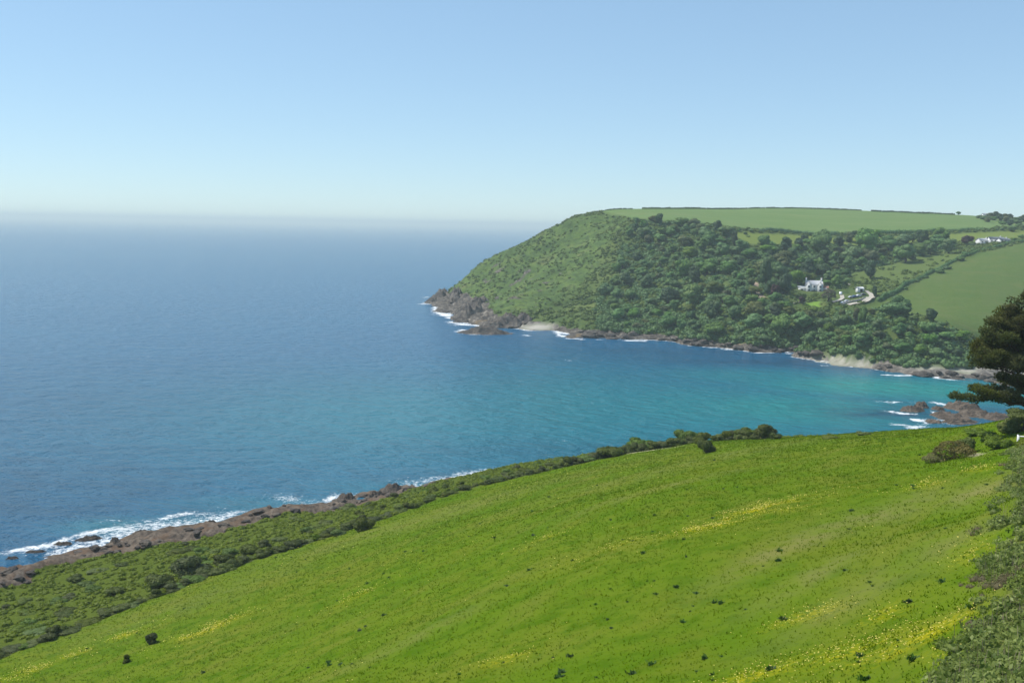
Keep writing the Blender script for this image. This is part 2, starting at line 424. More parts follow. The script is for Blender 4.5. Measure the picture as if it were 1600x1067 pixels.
rk = a_rock * sstep(-1.0, .6, NEAR.Z)
cr = ridged((Xn * .8 + Yn * .55) / 16, (Yn * .8 - Xn * .55) / 5.0, 21, 5)
NEAR.Z += rk * ((cr - .55) * 4.6 + (ridged(Xn / 4, Yn / 3.2, 33, 3) - .6) * 2.4)
NEAR.Z += (1 - a_rock) * ((fbm(Xn / 22, Yn / 22, 5) - .5) * 1.0 + (fbm(Xn / 4.0, Yn / 4.0, 8) - .5) * .30) * sstep(25, 60, Yn)
NEAR.Z += a_scrub * (1 - a_rock) * (fbm(Xn / 5, Yn / 5, 9) - .35) * 1.6
# the hedge bank along the right of the field
bankpx = [(1592, 700), (1599, 760), (1570, 880), (1538, 980), (1506, 1067)]
bank_pl = [tuple(NEAR.hit(*p)[:2]) for p in bankpx]; bank_pl = bank_pl + [(bank_pl[-1][0] - 9, bank_pl[-1][1] - 12), (-8, 8)]
right_of = in_poly(Xn, Yn, bank_pl + [(0, -40), (400, -40), (400, 130), (bank_pl[0][0] + 60, 140)])
db = seg_dist(Xn, Yn, bank_pl) * np.where(right_of, 1, -1)
a_bank = sstep(-1.2, 1.5, db + (fbm(Xn / 3, Yn / 3, 15) - .5) * 6)
# flower patches, dry streaks, worn paths
def blobs(G, lst):
    A = np.zeros_like(G.X)
    for (px, py, rl, rw, ang, s) in lst:
        p = G.hit(px, py)
        if p is None: continue
        dx, dy = G.X - p[0], G.Y - p[1]; c, sn = math.cos(ang), math.sin(ang)
        A = np.maximum(A, s * np.exp(-((dx * c + dy * sn) / rl) ** 2 - ((-dx * sn + dy * c) / rw) ** 2))
    return A
FLOW = [(1205, 793, 5, 2.8, .6, 1.5), (1120, 815, 4.5, 2.5, .6, 1.5), (848, 846, 3, 1.6, .5, .9), (320, 985, 5, 2.2, .7, 1), (180, 998, 5, 1.6, .7, .8), (90, 1035, 6, 2, .7, .8), (30, 1055, 4, 2, .7, .7), (1445, 995, 2.2, 1.6, .3, 1), (1360, 1040, 4, 2, .2, .5), (1240, 1045, 4, 2.4, .2, .45), (1340, 1010, 3, 1.5, .2, .8),
        (1180, 1060, 3, 2, .2, .7), (1260, 965, 2.5, 1.2, .2, .7), (1490, 745, 5, 2.5, .4, .7), (1395, 955, 2, 1.2, .2, .8), (780, 1035, 2, 1, .2, .6), (560, 930, 4, 2, .4, .4), (1520, 860, 3, 1.4, 1.2, .5), (980, 850, 6, 2, .4, .35), (1420, 1045, 3, 2, .2, .5)]
a_flow = blobs(NEAR, FLOW) * sstep(.36, .62, fbm(Xn / 2.2, Yn / 2.2, 44, 3))
a_flow *= (1 - a_scrub) * (1 - a_bank)
DRY = [(1280, 835, 12, 2.4, .75, .8), (1380, 805, 9, 3, .7, .7), (1220, 860, 10, 2.2, .8, .7), (1100, 720, 30, 7, .35, .4), (1530, 770, 5, 3, .9, .8), (700, 800, 40, 9, .4, .45), (1330, 940, 8, 2, .7, .5), (640, 1000, 8, 2, .4, .5), (1270, 900, 7, 1.6, .7, .6), (1480, 850, 6, 2.4, 1.0, .5), (300, 940, 20, 8, .6, .35), (1040, 760, 14, 3, .4, .5)]
a_dry = blobs(NEAR, DRY)
sp = [tuple(NEAR.hit(x, y)[:2]) for x, y in ((985, 708), (1020, 703), (1058, 698))]
a_path = np.maximum(np.exp(-(seg_dist(Xn, Yn, sp) / 1.1) ** 2), .0)
sp2 = [tuple(NEAR.hit(x, y)[:2]) for x, y in ((1515, 711), (1530, 711))]
a_path = np.maximum(a_path, np.exp(-(seg_dist(Xn, Yn, sp2) / .6) ** 2))
NEAR.Z = np.maximum(NEAR.Z, -9.0)
NEAR.att = dict(scrub=a_scrub, rock=a_rock, bank=a_bank, flower=a_flow, dry=a_dry, path=a_path)

def grid_mesh(G, name, mat, smooth=True):
    mb = MB(); ny_, nx_ = G.X.shape
    idx = np.arange(nx_ * ny_).reshape(ny_, nx_)
    q = np.stack([idx[:-1, :-1], idx[:-1, 1:], idx[1:, 1:], idx[1:, :-1]], -1).reshape(-1, 4)
    mb.add(np.stack([G.X, G.Y, G.Z], -1).reshape(-1, 3), quad=q)
    me = mb.mesh(name, mat, smooth)
    for k, A in G.att.items():
        at = me.attributes.new(k, 'FLOAT', 'POINT'); at.data.foreach_set('value', A.astype(np.float32).ravel())
    return me

def field_material():
    m, nt, b = new_mat('field_ground'); g = NT(nt); o = g.obj()
    n1 = g.noise(.045, 5, .6, o); n2 = g.noise(.35, 6, .65, o); n3 = g.noise(2.2, 6, .7, o)
    st = g.noise(.16, 5, .6, g.mapping(o, (.2, 1, 1), (0, 0, -.87)))
    c = g.ramp(n1, [(.30, (.074, .142, .006)), (.50, (.098, .153, .009)), (.70, (.128, .158, .016))])
    c = g.mix(g.mr(n2, .44, .66, 0, .85), c, (.056, .116, .004))
    c = g.mix(g.mr(g.noise(.11, 5, .6, o), .50, .70, 0, .65), c, (.122, .148, .014))
    c = g.mix(g.mr(st, .50, .70, 0, .5), c, (.145, .155, .026))
    c = g.mix(g.mr(n3, .52, .74, 0, .55), c, (.042, .090, .004))
    c = g.mix(g.math('MULTIPLY', g.attr('dry'), g.mr(n2, .25, .65)), c, (.195, .182, .062))
    c = g.mix(g.math('MULTIPLY', g.attr('flower'), g.mr(n3, .40, .62, 0, .75)), c, (.46, .38, .012))
    c = g.mix(g.attr('path'), c, (.42, .37, .24))
    sc = g.ramp(n3, [(.3, (.050, .076, .012)), (.7, (.105, .135, .022))])
    c = g.mix(g.attr('scrub'), c, sc)
    bk = g.ramp(n3, [(.3, (.060, .085, .018)), (.5, (.115, .135, .036)), (.72, (.20, .175, .090))])
    c = g.mix(g.attr('bank'), c, bk)
    r1 = g.noise(.9, 7, .72, o); r2 = g.noise(.2, 5, .6, o)
    rc = g.ramp(r1, [(.30, (.035, .030, .028)), (.48, (.105, .085, .068)), (.62, (.17, .14, .108)), (.75, (.24, .205, .165))])
    rc = g.mix(g.mr(r2, .48, .64, 0, .55), rc, (.135, .082, .050))
    rm = g.mr(g.math('ADD', g.attr('rock'), g.math('MULTIPLY', g.math('SUBTRACT', n2, .5), .7)), .35, .65)
    c = g.mix(rm, c, rc)
    g.l(c, b.inputs['Base Color']); b.inputs['Roughness'].default_value = 1.0; b.inputs['Specular IOR Level'].default_value = 0.0
    hh = g.math('ADD', n3, g.math('MULTIPLY', n2, 1.2)); g.l(g.bump(hh, .6, .22), b.inputs['Normal'])
    return m
field = kind(link('field', grid_mesh(NEAR, 'field', field_material())), 'structure')

# ------------------------------------------------------------------ the headland across the bay
FW = [(668, 472), (690, 488), (715, 500), (735, 519), (770, 520), (800, 512), (830, 516), (868, 517), (890, 527), (940, 528), (1000, 530), (1060, 535), (1110, 542), (1160, 547), (1210, 550), (1260, 553), (1300, 566), (1350, 574), (1400, 582), (1450, 588), (1500, 592), (1560, 598), (1640, 606)]
fw = [at_z(x, y, 0) for x, y in FW]
fp = [list(p) for p in fw]
for p in fw[1:]:
    d = unit(np.array([p[0], p[1]])); fp.append([p[0] - d[0] * 28 - 4, p[1] - d[1] * 28, -5])
    if p[0] > 0: fp.append([p[0] - d[0] * 75, p[1] - d[1] * 75, -9])
# ground seen through pixels, at the distance its slope asks for
for (px, py, Y) in [
    (700, 462, 945), (716, 446, 960), (740, 424, 962), (780, 399, 965), (820, 379, 965), (860, 360, 965), (900, 337, 975), (930, 331, 995), (960, 330, 1015),
    (720, 486, 850), (745, 470, 880), (770, 440, 915), (790, 490, 760), (800, 460, 840), (830, 425, 890), (830, 480, 770), (860, 400, 915), (860, 470, 785), (870, 440, 840), (905, 500, 715), (910, 460, 785), (920, 410, 860), (930, 365, 915),
    (980, 510, 695), (980, 470, 745), (985, 430, 800), (985, 390, 850), (985, 345, 905), (1000, 336, 950),
    (1080, 515, 655), (1080, 470, 715), (1080, 430, 770), (1080, 390, 825), (1080, 362, 868), (1090, 348, 905), (1060, 328, 1080), (1150, 327, 1100), (1120, 338, 990),
    (1180, 527, 622), (1180, 490, 655), (1180, 450, 712), (1180, 410, 780), (1180, 378, 850), (1190, 362, 895), (1200, 345, 985), (1250, 327, 1110),
    (1270, 530, 595), (1270, 490, 640), (1275, 458, 690), (1275, 420, 770), (1280, 388, 850), (1290, 366, 905), (1300, 348, 990), (1350, 330, 1120),
    (1350, 540, 560), (1350, 500, 610), (1345, 470, 665), (1365, 478, 655), (1370, 440, 735), (1380, 405, 820), (1390, 380, 880), (1400, 364, 925), (1420, 348, 1020), (1440, 334, 1130),
    (1440, 550, 545), (1440, 495, 600), (1440, 440, 720), (1450, 410, 800), (1480, 385, 865), (1490, 361, 945), (1520, 348, 1040), (1530, 338, 1140),
    (1505, 560, 545), (1510, 522, 565), (1530, 460, 665), (1540, 400, 800), (1545, 382, 850), (1575, 362, 960), (1600, 352, 1060), (1620, 350, 1150),
    (1580, 565, 565), (1600, 540, 575), (1600, 470, 660), (1600, 382, 840), (1700, 540, 590), (1700, 470, 680), (1700, 385, 850), (1700, 350, 1050)]:
    fp.append(list(at_y(px, py, Y)))
fp += [[-78, 1000, -2], [-112, 965, -6], [-100, 940, -6], [-130, 1000, -6], [-110, 1060, -6], [-50, 1060, 2], [-45, 1110, -6], [0, 1060, 14], [30, 1130, -3], [70, 1080, 55], [100, 1180, 0], [130, 1120, 70], [160, 1180, 55], [200, 1280, 20], [250, 1230, 75], [330, 1250, 82], [420, 1260, 86], [520, 1280, 88], [640, 1280, 92], [700, 1000, 78], [700, 800, 60], [700, 650, 40], [500, 560, 6]]
FAR = Grid(-150, 700, 440, 1290, 2.5)
FAR.Z = TPS(fp, 1.0)(FAR.X, FAR.Y)
Xf, Yf = FAR.X, FAR.Y
fx_, fy_ = project(np.stack([Xf, Yf, FAR.Z], -1))
def soft(poly, r=1): 
    A = in_poly(fx_, fy_, poly).astype(float)
    for _ in range(r): A = (A + np.roll(A, 1, 0) + np.roll(A, -1, 0) + np.roll(A, 1, 1) + np.roll(A, -1, 1)) / 5
    return A
P_UP = [(940, 331), (965, 318), (1640, 318), (1640, 356), (1585, 358), (1480, 361), (1400, 363), (1330, 366), (1250, 363), (1145, 357), (1115, 350), (1040, 345), (985, 339)]
P_LOW = [(1135, 362), (1200, 366), (1330, 372), (1420, 369), (1600, 361), (1640, 361), (1640, 372), (1480, 378), (1400, 384), (1300, 386), (1165, 383)]
P_FIELD = [(1340, 483), (1365, 473), (1400, 460), (1440, 437), (1480, 415), (1530, 396), (1600, 379), (1720, 366), (1720, 560), (1520, 522), (1440, 496), (1390, 487)]
P_MEADOW = [(1330, 425), (1400, 410), (1480, 392), (1530, 392), (1440, 433), (1368, 466), (1335, 448)]
P_LAWN = [(1259, 468), (1281, 468), (1281, 475), (1259, 475)]
P_YARD = [(1300, 455), (1322, 452), (1350, 452), (1367, 462), (1350, 472), (1318, 478), (1300, 473)]
P_HEATH = [(700, 460), (720, 438), (790, 392), (870, 350), (930, 330), (985, 338), (960, 370), (930, 420), (905, 455), (850, 480), (800, 490), (740, 480)]
a_up, a_low, a_fld, a_mead, a_lawn, a_heath = soft(P_UP), soft(P_LOW), soft(P_FIELD), soft(P_MEADOW), soft(P_LAWN, 0), soft(P_HEATH, 3)
front = (Yf < 1030)
beach = [(812, 507, 7, 4), (840, 511, 12, 4), (1290, 545, 12, 6), (1310, 547, 16, 6), (1340, 550, 16, 6), (1430, 562, 12, 6), (1465, 566, 16, 7), (1500, 569, 16, 7), (1540, 573, 12, 5), (1580, 580, 14, 6)]
a_beach = np.zeros_like(Xf)
for (px, py, rx, ry) in beach:
    p = FAR.hit(px, py); p = at_z(px, py, 1.5) if p is None else p; a_beach = np.maximum(a_beach, np.exp(-(((Xf - p[0]) / rx) ** 2 + ((Yf - p[1]) / (ry * 2)) ** 2) ** 2))
a_beach *= np.where(Xf > 100, sstep(4.6, 3.0, FAR.Z) * (.35 + .6 * sstep(.36, .6, fbm(Xf / 7, Yf / 7, 63))), sstep(6.5, 3.5, FAR.Z))
wf = fbm(Xf / 14, Yf / 14, 61) - .5
tip = sstep(50, -60, Xf) * sstep(560, 760, Yf)
a_rk = sstep(4.0, 2.2, FAR.Z + wf * 5 - tip * 7) * (1 - a_beach)
a_rk = np.maximum(a_rk, .62 * a_heath * sstep(.60, .70, fbm(Xf / 12, Yf / 7, 70)) * sstep(60, 30, FAR.Z))
a_rk *= (1 - a_fld)
near_sh = sstep(-3.2, .2, FAR.Z) * a_rk
FAR.Z += near_sh * ((ridged((Xf + Yf * .4) / 16, (Yf - Xf * .4) / 9, 80, 4) - .58) * (4.2 + 3.0 * tip) + (ridged(Xf / 8, Yf / 7, 85, 3) - .62) * 4)
rough_land = (1 - a_up) * (1 - a_low) * (1 - a_fld) * (1 - a_mead * .8) * sstep(4, 16, FAR.Z)
FAR.Z += rough_land * ((fbm(Xf / 40, Yf / 40, 90) - .5) * 9 + (ridged(Xf / 30, Yf / 45, 93, 3) - .6) * 5 * a_heath + (fbm(Xf / 8, Yf / 8, 95) - .5) * 2.2)
FAR.Z = np.maximum(np.where((a_beach > .4) & (FAR.Z < 5), np.clip(FAR.Z, .5, 2.4), FAR.Z), -9.0)
SCAR = [at_y(1181, 440, 727), at_y(1181, 457, 703), at_y(1186, 465, 690), at_y(1192, 472, 678)]
a_scar = np.exp(-(seg_dist(Xf, Yf, [(p[0], p[1]) for p in SCAR]) / 2.0) ** 2)
FAR.att = dict(upper=a_up, lower=a_low, pasture=a_fld, meadow=a_mead, lawn=a_lawn, heath=a_heath, rock=a_rk, beach=a_beach, scar=a_scar)

def headland_material():
    m, nt, b = new_mat('headland_ground'); g = NT(nt); o = g.obj()
    n0 = g.noise(.012, 4, .6, o); n1 = g.noise(.05, 6, .62, o); n2 = g.noise(.22, 6, .68, o); n3 = g.noise(.8, 5, .7, o)
    c = g.ramp(n1, [(.3, (.038, .068, .018)), (.5, (.070, .108, .026)), (.7, (.120, .150, .040))])
    hc = g.ramp(n1, [(.30, (.042, .076, .018)), (.44, (.072, .122, .026)), (.56, (.104, .156, .034)), (.72, (.120, .128, .044))])
    c = g.mix(g.attr('heath'), c, g.mix(g.mr(n2, .44, .62, 0, .8), hc, (.038, .066, .020)))
    md = g.mix(n2, (.080, .125, .026), (.120, .158, .040))
    c = g.mix(g.attr('meadow'), c, md)
    up = g.ramp(g.noise(.03, 4, .6, g.mapping(o, (.5, 2.0, 1))), [(.3, (.112, .186, .048)), (.55, (.136, .202, .058)), (.75, (.165, .212, .074))])
    up = g.mix(g.mr(g.noise(.3, 3, .6, g.mapping(o, (.05, 1.4, 1), (0, 0, .12))), .45, .62, 0, .35), up, (.098, .160, .042))
    c = g.mix(g.attr('upper'), c, up)
    c = g.mix(g.attr('lower'), c, g.mix(n2, (.125, .175, .030), (.160, .195, .038)))
    fl = g.ramp(n1, [(.3, (.072, .125, .024)), (.55, (.090, .135, .028)), (.75, (.115, .142, .038))])
    fl = g.mix(g.mr(g.noise(.25, 3, .6, g.mapping(o, (.06, 1.6, 1), (0, 0, -.35))), .45, .62, 0, .35), fl, (.070, .118, .022))
    fl = g.mix(g.mr(g.noise(.1, 4, .6, g.mapping(o, (.25, 1.5, 1), (0, 0, .5))), .5, .7, 0, .4), fl, (.120, .135, .044))
    c = g.mix(g.attr('pasture'), c, fl)
    c = g.mix(g.attr('lawn'), c, (.15, .26, .035))
    r1 = g.noise(.35, 7, .72, o)
    rc = g.ramp(r1, [(.36, (.026, .024, .024)), (.47, (.075, .066, .056)), (.57, (.140, .122, .100)), (.67, (.34, .30, .25))])
    rc = g.mix(g.mr(n1, .58, .68, 0, .6), rc, (.25, .175, .085))
    rm = g.mr(g.math('ADD', g.attr('rock'), g.math('MULTIPLY', g.math('SUBTRACT', n2, .5), .8)), .38, .62)
    c = g.mix(rm, c, rc)
    c = g.mix(g.attr('beach'), c, g.mix(n3, (.34, .31, .26), (.50, .465, .40)))
    c = g.mix(g.attr('scar'), c, (.40, .29, .23))
    g.l(c, b.inputs['Base Color']); b.inputs['Roughness'].default_value = .9; b.inputs['Specular IOR Level'].default_value = .12
    g.l(g.bump(g.math('ADD', n2, g.math('MULTIPLY', n3, .5)), .8, 1.2), b.inputs['Normal'])
    return m
headland = kind(link('headland', grid_mesh(FAR, 'headland', headland_material())), 'structure')

# ------------------------------------------------------------------ the sea, out to the horizon
def axis(a, b, st, lo, hi, grow=1.22):
    c = list(np.arange(a, b + .1, st)); s = st
    while c[-1] < hi: s *= grow; c.append(c[-1] + s)
    s = st
    while c[0] > lo: s *= grow; c.insert(0, c[0] - s)
    return np.array(c)
sx = axis(-170, 330, 2.2, -90000, 90000); sy = axis(150, 985, 2.4, -600, 90000)
SEA = Grid(0, 1, 0, 1, 1); SEA.X, SEA.Y = np.meshgrid(sx, sy); SEA.Z = np.zeros_like(SEA.X)
def ground_at(X, Y):
    z = np.full(X.shape, -9.0)
    i = NEAR.inside(X, Y); z[i] = np.maximum(z[i], NEAR.h(X[i], Y[i]))
    i = FAR.inside(X, Y); z[i] = np.maximum(z[i], FAR.h(X[i], Y[i]))
    return z
gz = ground_at(SEA.X, SEA.Y)
FOAM = [  # polylines of breaking water in pixels, half-width in metres, strength
    ([(0, 868), (30, 860), (75, 848), (120, 838), (153, 826), (190, 822), (225, 816), (255, 808), (290, 806), (308, 806)], 2.6, 1.0),
    ([(150, 828), (200, 827), (240, 815)], 3.0, 1.0), ([(160, 812), (175, 811), (192, 811)], 1.0, 1.0),
    ([(345, 812), (375, 801), (400, 797), (440, 790), (462, 785), (500, 784), (520, 778), (560, 774)], 1.6, 1.0), ([(480, 788), (515, 786), (530, 776), (556, 776)], 2.2, 1.0), ([(625, 766), (650, 763), (675, 760)], 1.3, 1.0),
    ([(662, 465), (675, 464)], 4, .9), ([(662, 475), (688, 474)], 4, .9), ([(682, 482), (710, 490)], 4.5, 1.0), ([(684, 488), (700, 494), (716, 499)], 4, 1.0), ([(708, 503), (725, 508), (750, 509)], 4, 1.0), ([(722, 516), (735, 521), (760, 522), (782, 519)], 3.5, 1.0), ([(820, 524), (828, 525)], 2.2, .9),
    ([(868, 520), (885, 528), (910, 530)], 2.6, .9), ([(930, 530), (970, 531)], 2.0, .7), ([(980, 532), (1005, 533)], 2.4, .9), ([(1080, 540), (1125, 543)], 2.2, 1), ([(1135, 546), (1160, 547)], 2.6, 1), ([(1165, 547), (1182, 546)], 2, 1), ([(1185, 551), (1215, 551)], 2, 1), ([(1236, 552), (1290, 552)], 1.9, 1), ([(1283, 562), (1302, 563)], 1.8, 1), ([(1281, 570), (1330, 571)], 1.3, .9), ([(1290, 558), (1305, 560)], 1.5, .8),
    ([(1376, 585), (1405, 587), (1430, 585)], 1.4, 1), ([(1400, 577), (1410, 580)], 1.3, .7), ([(1430, 586), (1500, 590)], 1.3, .8), ([(1378, 628), (1400, 629)], 1.3, .95), ([(1390, 642), (1410, 647), (1432, 647)], 1.5, 1), ([(1423, 630), (1442, 629)], 1.2, .8), ([(1422, 655), (1450, 657), (1475, 660)], 1.6, 1), ([(1402, 664), (1420, 667), (1440, 666)], 1.6, 1), ([(1456, 628), (1478, 631)], 1.8, .8), ([(1450, 661), (1476, 656)], 1.6, 1), ([(1456, 645), (1464, 644)], 1.2, .8),
    ([(889, 563), (896, 563)], 1.3, .9), ([(880, 688), (884, 689)], .9, .8), ([(862, 689), (878, 690)], .5, .55), ([(85, 725), (88, 725)], .8, .7), ([(540, 700), (543, 700)], .8, .5)]
foam = np.zeros_like(gz)
brk = sstep(.32, .56, fbm(SEA.X / 9, SEA.Y / 9, 151, 3)); brk2 = sstep(.45, .65, fbm(SEA.X / 6, SEA.Y / 6, 157, 3))
wx_ = (fbm(SEA.X / 7, SEA.Y / 7, 131, 3) - .5) * 7; wy_ = (fbm(SEA.X / 7, SEA.Y / 7, 137, 3) - .5) * 9
for pts, wd, s in FOAM:
    if pts[0][1] < 600: wd *= 1.5; s *= 1.25
    elif pts[0][0] > 1370: wd *= 1.45; s *= 1.35
    W = [tuple(at_z(x, y, 0)[:2]) for x, y in pts]
    dd = seg_dist(SEA.X + wx_ * min(1, wd / 2), SEA.Y + wy_ * min(1, wd / 2), W)
    foam = np.maximum(foam, s * np.exp(-(dd / (wd * .95)) ** 2) * (.45 + .55 * brk))
    foam = np.maximum(foam, .50 * s * np.exp(-(dd / (wd * 2.6)) ** 2) * brk2)
foam = np.maximum(foam, np.where(SEA.Y > 440, 1.15, .75) * sstep(-2.4, -.3, gz) * sstep(.34, .56, fbm(SEA.X / 16, SEA.Y / 16, 120, 3)))
def seablob(lst):
    A = np.zeros_like(gz)
    for (px, py, rx, ry, s) in lst:
        p = at_z(px, py, 0); A = np.maximum(A, s * np.exp(-((SEA.X - p[0]) / rx) ** 2 - ((SEA.Y - p[1]) / ry) ** 2))
    return A
sand = seablob([(1380, 605, 75, 42, 1.0), (1250, 640, 70, 55, .85), (1480, 610, 60, 45, 1.0), (1130, 640, 90, 90, .62), (960, 640, 110, 130, .50), (700, 650, 120, 110, .44), (480, 690, 70, 50, .22), (1200, 590, 70, 40, .55), (180, 822, 14, 8, .5), (300, 815, 14, 8, .4), (600, 760, 40, 18, .3), (420, 790, 30, 14, .35)])
weed = seablob([(1200, 565, 75, 22, .85), (1050, 550, 70, 20, .6), (1320, 575, 30, 14, .6), (1400, 648, 30, 14, 1), (1320, 640, 22, 5, .7), (1500, 650, 40, 22, .9), (1290, 632, 16, 4, .4), (1350, 625, 14, 3, .3), (800, 700, 80, 14, .35), (600, 745, 90, 12, .3), (300, 790, 90, 12, .3), (900, 560, 80, 14, .25), (20, 770, 70, 70, .75), (60, 640, 120, 160, .4), (250, 770, 60, 22, .45)])
SEA.att = dict(foam=foam, sand=sand, weed=weed)
def sea_material():
    m, nt, b = new_mat('sea_water'); g = NT(nt); o = g.obj()
    big = g.noise(.008, 4, .6, g.mapping(o, (1, 2.2, 1))); 
    c = g.mix(big, (.001, .082, .185), (.002, .118, .235))
    c = g.mix(g.attr('sand'), c, (.010, .240, .226))
    wn_ = g.mr(g.noise(.035, 5, .65, g.mapping(o, (1, 2, 1))), .3, .7, .3, 1.1)
    c = g.mix(g.math('MULTIPLY', g.attr('weed'), wn_, True), c, (.004, .058, .120))
    w1 = g.noise(.125, 4, .6, g.mapping(o, (.65, 1.15, 1), (0, 0, .35)))
    w2 = g.noise(.30, 5, .66, g.mapping(o, (.75, 1.3, 1), (0, 0, .25)))
    w3 = g.noise(1.7, 3, .6, o)
    h = g.math('ADD', g.math('MULTIPLY', w1, 6.5), g.math('ADD', g.math('MULTIPLY', w2, 2.4), g.math('MULTIPLY', w3, .5)))
    nb = g.bump(h, .8, 1.0)
    fn = g.noise(.75, 8, .8, o); f2 = g.noise(.11, 4, .6, o)
    fm = g.mr(g.math('ADD', g.attr('foam'), g.math('MULTIPLY', g.math('SUBTRACT', fn, .5), 3.0)), .45, 1.0)
    fm = g.math('MULTIPLY', fm, g.mr(g.attr('foam'), .08, .3), True)
    caps = g.math('MULTIPLY', g.mr(w2, .735, .77), g.mr(f2, .55, .68))
    fm = g.math('MAXIMUM', fm, g.math('MULTIPLY', caps, .6))
    c = g.mix(fm, c, (.80, .82, .82))
    g.l(c, b.inputs['Base Color']); g.l(g.mr(fm, 0, 1, .2, .9), b.inputs['Roughness'])
    b.inputs['IOR'].default_value = 1.33; b.inputs['Specular IOR Level'].default_value = .27
    g.l(nb, b.inputs['Normal'])
    return m
sea = kind(link('sea', grid_mesh(SEA, 'sea', sea_material())), 'structure')

# ------------------------------------------------------------------ trees on the headland
def trunk_mesh(name, mat, seed, h=1.0, r0=.09):
    r = np.random.default_rng(seed); mb = MB()
    tube(mb, [[0, 0, -.25], [.01, .01, .25 * h], [r.normal(0, .04), r.normal(0, .04), .7 * h], [r.normal(0, .07), r.normal(0, .07), 1.2 * h]], [r0 * 1.3, r0, r0 * .75, r0 * .35], 7)
    for k in range(4):
        a = k * 1.6 + r.uniform(0, 1); z = r.uniform(.35, .7) * h
        tube(mb, [[0, 0, z], [.3 * math.cos(a), .3 * math.sin(a), z + .28], [.55 * math.cos(a), .55 * math.sin(a), z + .5]], [r0 * .5, r0 * .35, r0 * .12], 5)
    return mb.mesh(name, mat)
TRUNKS = [trunk_mesh('trunk', M_BARK, 300 + k) for k in range(3)]
CR_BROAD = [crown_mesh('crown', M_TREE, 400 + k, nl=9 + k % 4, nleaf=1100, leaf=.085, flat=.80 + .07 * (k % 3), base=.22) for k in range(7)]
CR_LIGHT = [crown_mesh('crown', M_TREE_L, 420 + k, nl=10, nleaf=1100, leaf=.085, flat=.8, base=.2) for k in range(3)]
CR_DARK = [crown_mesh('crown', M_TREE_D, 430 + k, nl=10, nleaf=1200, leaf=.08, flat=1.05, base=.2, cone=.35) for k in range(3)]
CR_OLIVE = [crown_mesh('crown', M_TREE_O, 460 + k, nl=9, nleaf=1000, leaf=.085, flat=.8, base=.1) for k in range(3)]
CR_LOW = [crown_mesh('crown', M_TREE, 450 + k, nl=9, nleaf=900, leaf=.09, flat=.75, base=-.12) for k in range(4)]
CR_COPPER = crown_mesh('crown', M_COPPER, 440, nl=9, nleaf=1100, leaf=.08)
CR_GREY = crown_mesh('crown', M_GREYL, 441, nl=9, nleaf=1300, leaf=.07, core=False)
def tree(name, p, rad_m, h_m, crown, label, group=None, sink=.4):
    """p: ground point; the crown meshes are about 2 wide and 2*flat+base tall"""
    e = link(name, None, loc=(p[0], p[1], p[2] - sink), rz=random.uniform(0, 6.28), scale=(rad_m, rad_m * random.uniform(.88, 1.12), h_m / 1.9))
    e.empty_display_size = .5
    link('trunk', random.choice(TRUNKS), e); link('crown', crown, e)
    return tag(e, label, 'tree', group)

MPP = lambda p: math.hypot(p[0], p[1]) / FPX          # metres covered by one photograph pixel at a point
taken = []
def free(x, y, d):
    return all((x - a) ** 2 + (y - b) ** 2 > (d * .5 + c * .5) ** 2 for a, b, c in taken)
# single trees that can be told apart: pixel of the foot, width and height in pixels
SOLO = [(1192, 389, 24, 24, CR_BROAD[0], 'round dark tree standing alone in the strip of pasture below the hedgerow', None),
        (1147, 387, 16, 22, CR_DARK[0], 'dark upright tree at the upper edge of the wood beside the pasture strip', None),
        (1282, 396, 36, 34, CR_BROAD[1], 'large round tree rising above the wood behind the white house', None),
        (1440, 383, 26, 20, CR_DARK[1], 'dark dome shaped tree below the hedgerow near the bungalows', None),
        (1360, 435, 26, 28, CR_DARK[2], 'dark tree standing alone in the rough meadow, shadow on the grass', None),
        (1366, 464, 12, 15, CR_DARK[0], 'small dark conifer beside the bend of the car park track', None),
        (1352, 398, 38, 36, CR_BROAD[2], 'broad tree with a wide double crown on the slope above the meadow', None),
        (1415, 410, 34, 32, CR_BROAD[3], 'big spreading tree at the top of the rough meadow', None),
        (1482, 396, 26, 24, CR_BROAD[4], 'tall rounded tree below the bungalows', None),
        (1511, 383, 20, 14, CR_COPPER, 'purplish brown tree beside the bungalows', None),
        (1211, 466, 17, 22, CR_COPPER, 'reddish copper coloured tree in the wood left of the white house', None),
        (1253, 475, 13, 12, CR_COPPER, 'low purple flowering shrub tree at the lawn below the white house', None),
        (1294, 473, 26, 22, CR_GREY, 'grey brown thinly leaved tree beside the lawn in front of the white house', None),
        (1305, 450, 20, 20, CR_BROAD[5], 'olive green round tree just behind the right end of the white house', None),
        (1247, 448, 28, 30, CR_LIGHT[1], 'pale green spreading tree close to the left wing of the white house', None),
        (1196, 452, 26, 42, CR_DARK[1], 'tall dark conifer above the pale earth scar in the wood', None),
        (1225, 462, 30, 34, CR_DARK[2], 'dark evergreen between the copper tree and the white house', None),
        (1262, 434, 36, 26, CR_DARK[0], 'very dark evergreen directly behind the chimneys of the white house', None),
        (1283, 434, 30, 22, CR_DARK[2], 'dark evergreen behind the roof of the white house, right of its neighbour', None),
        (1083, 474, 36, 32, CR_LIGHT[0], 'bright green broad tree in the middle of the wooded slope', None),
        (1453, 503, 22, 18, CR_DARK[1], 'dark round tree on the lower border of the sloping pasture', None),
        (1527, 337, 14, 11, CR_DARK[2], 'dark domed tree on the skyline beyond the upper pasture', None),
        (1513, 336, 18, 9, CR_BROAD[5], 'pale broad tree on the skyline next to the dark domed one', None),
        (1497, 336, 8, 6, CR_BROAD[0], 'small lone tree standing up from the skyline hedge', None),
        (1583, 362, 18, 9, CR_BROAD[4], 'wide low tree at the right end of the pasture hedgerow', None),
        (1106, 384, 26, 24, CR_BROAD[6], 'dark rounded tree at the top edge of the wood by the open heath', None)]
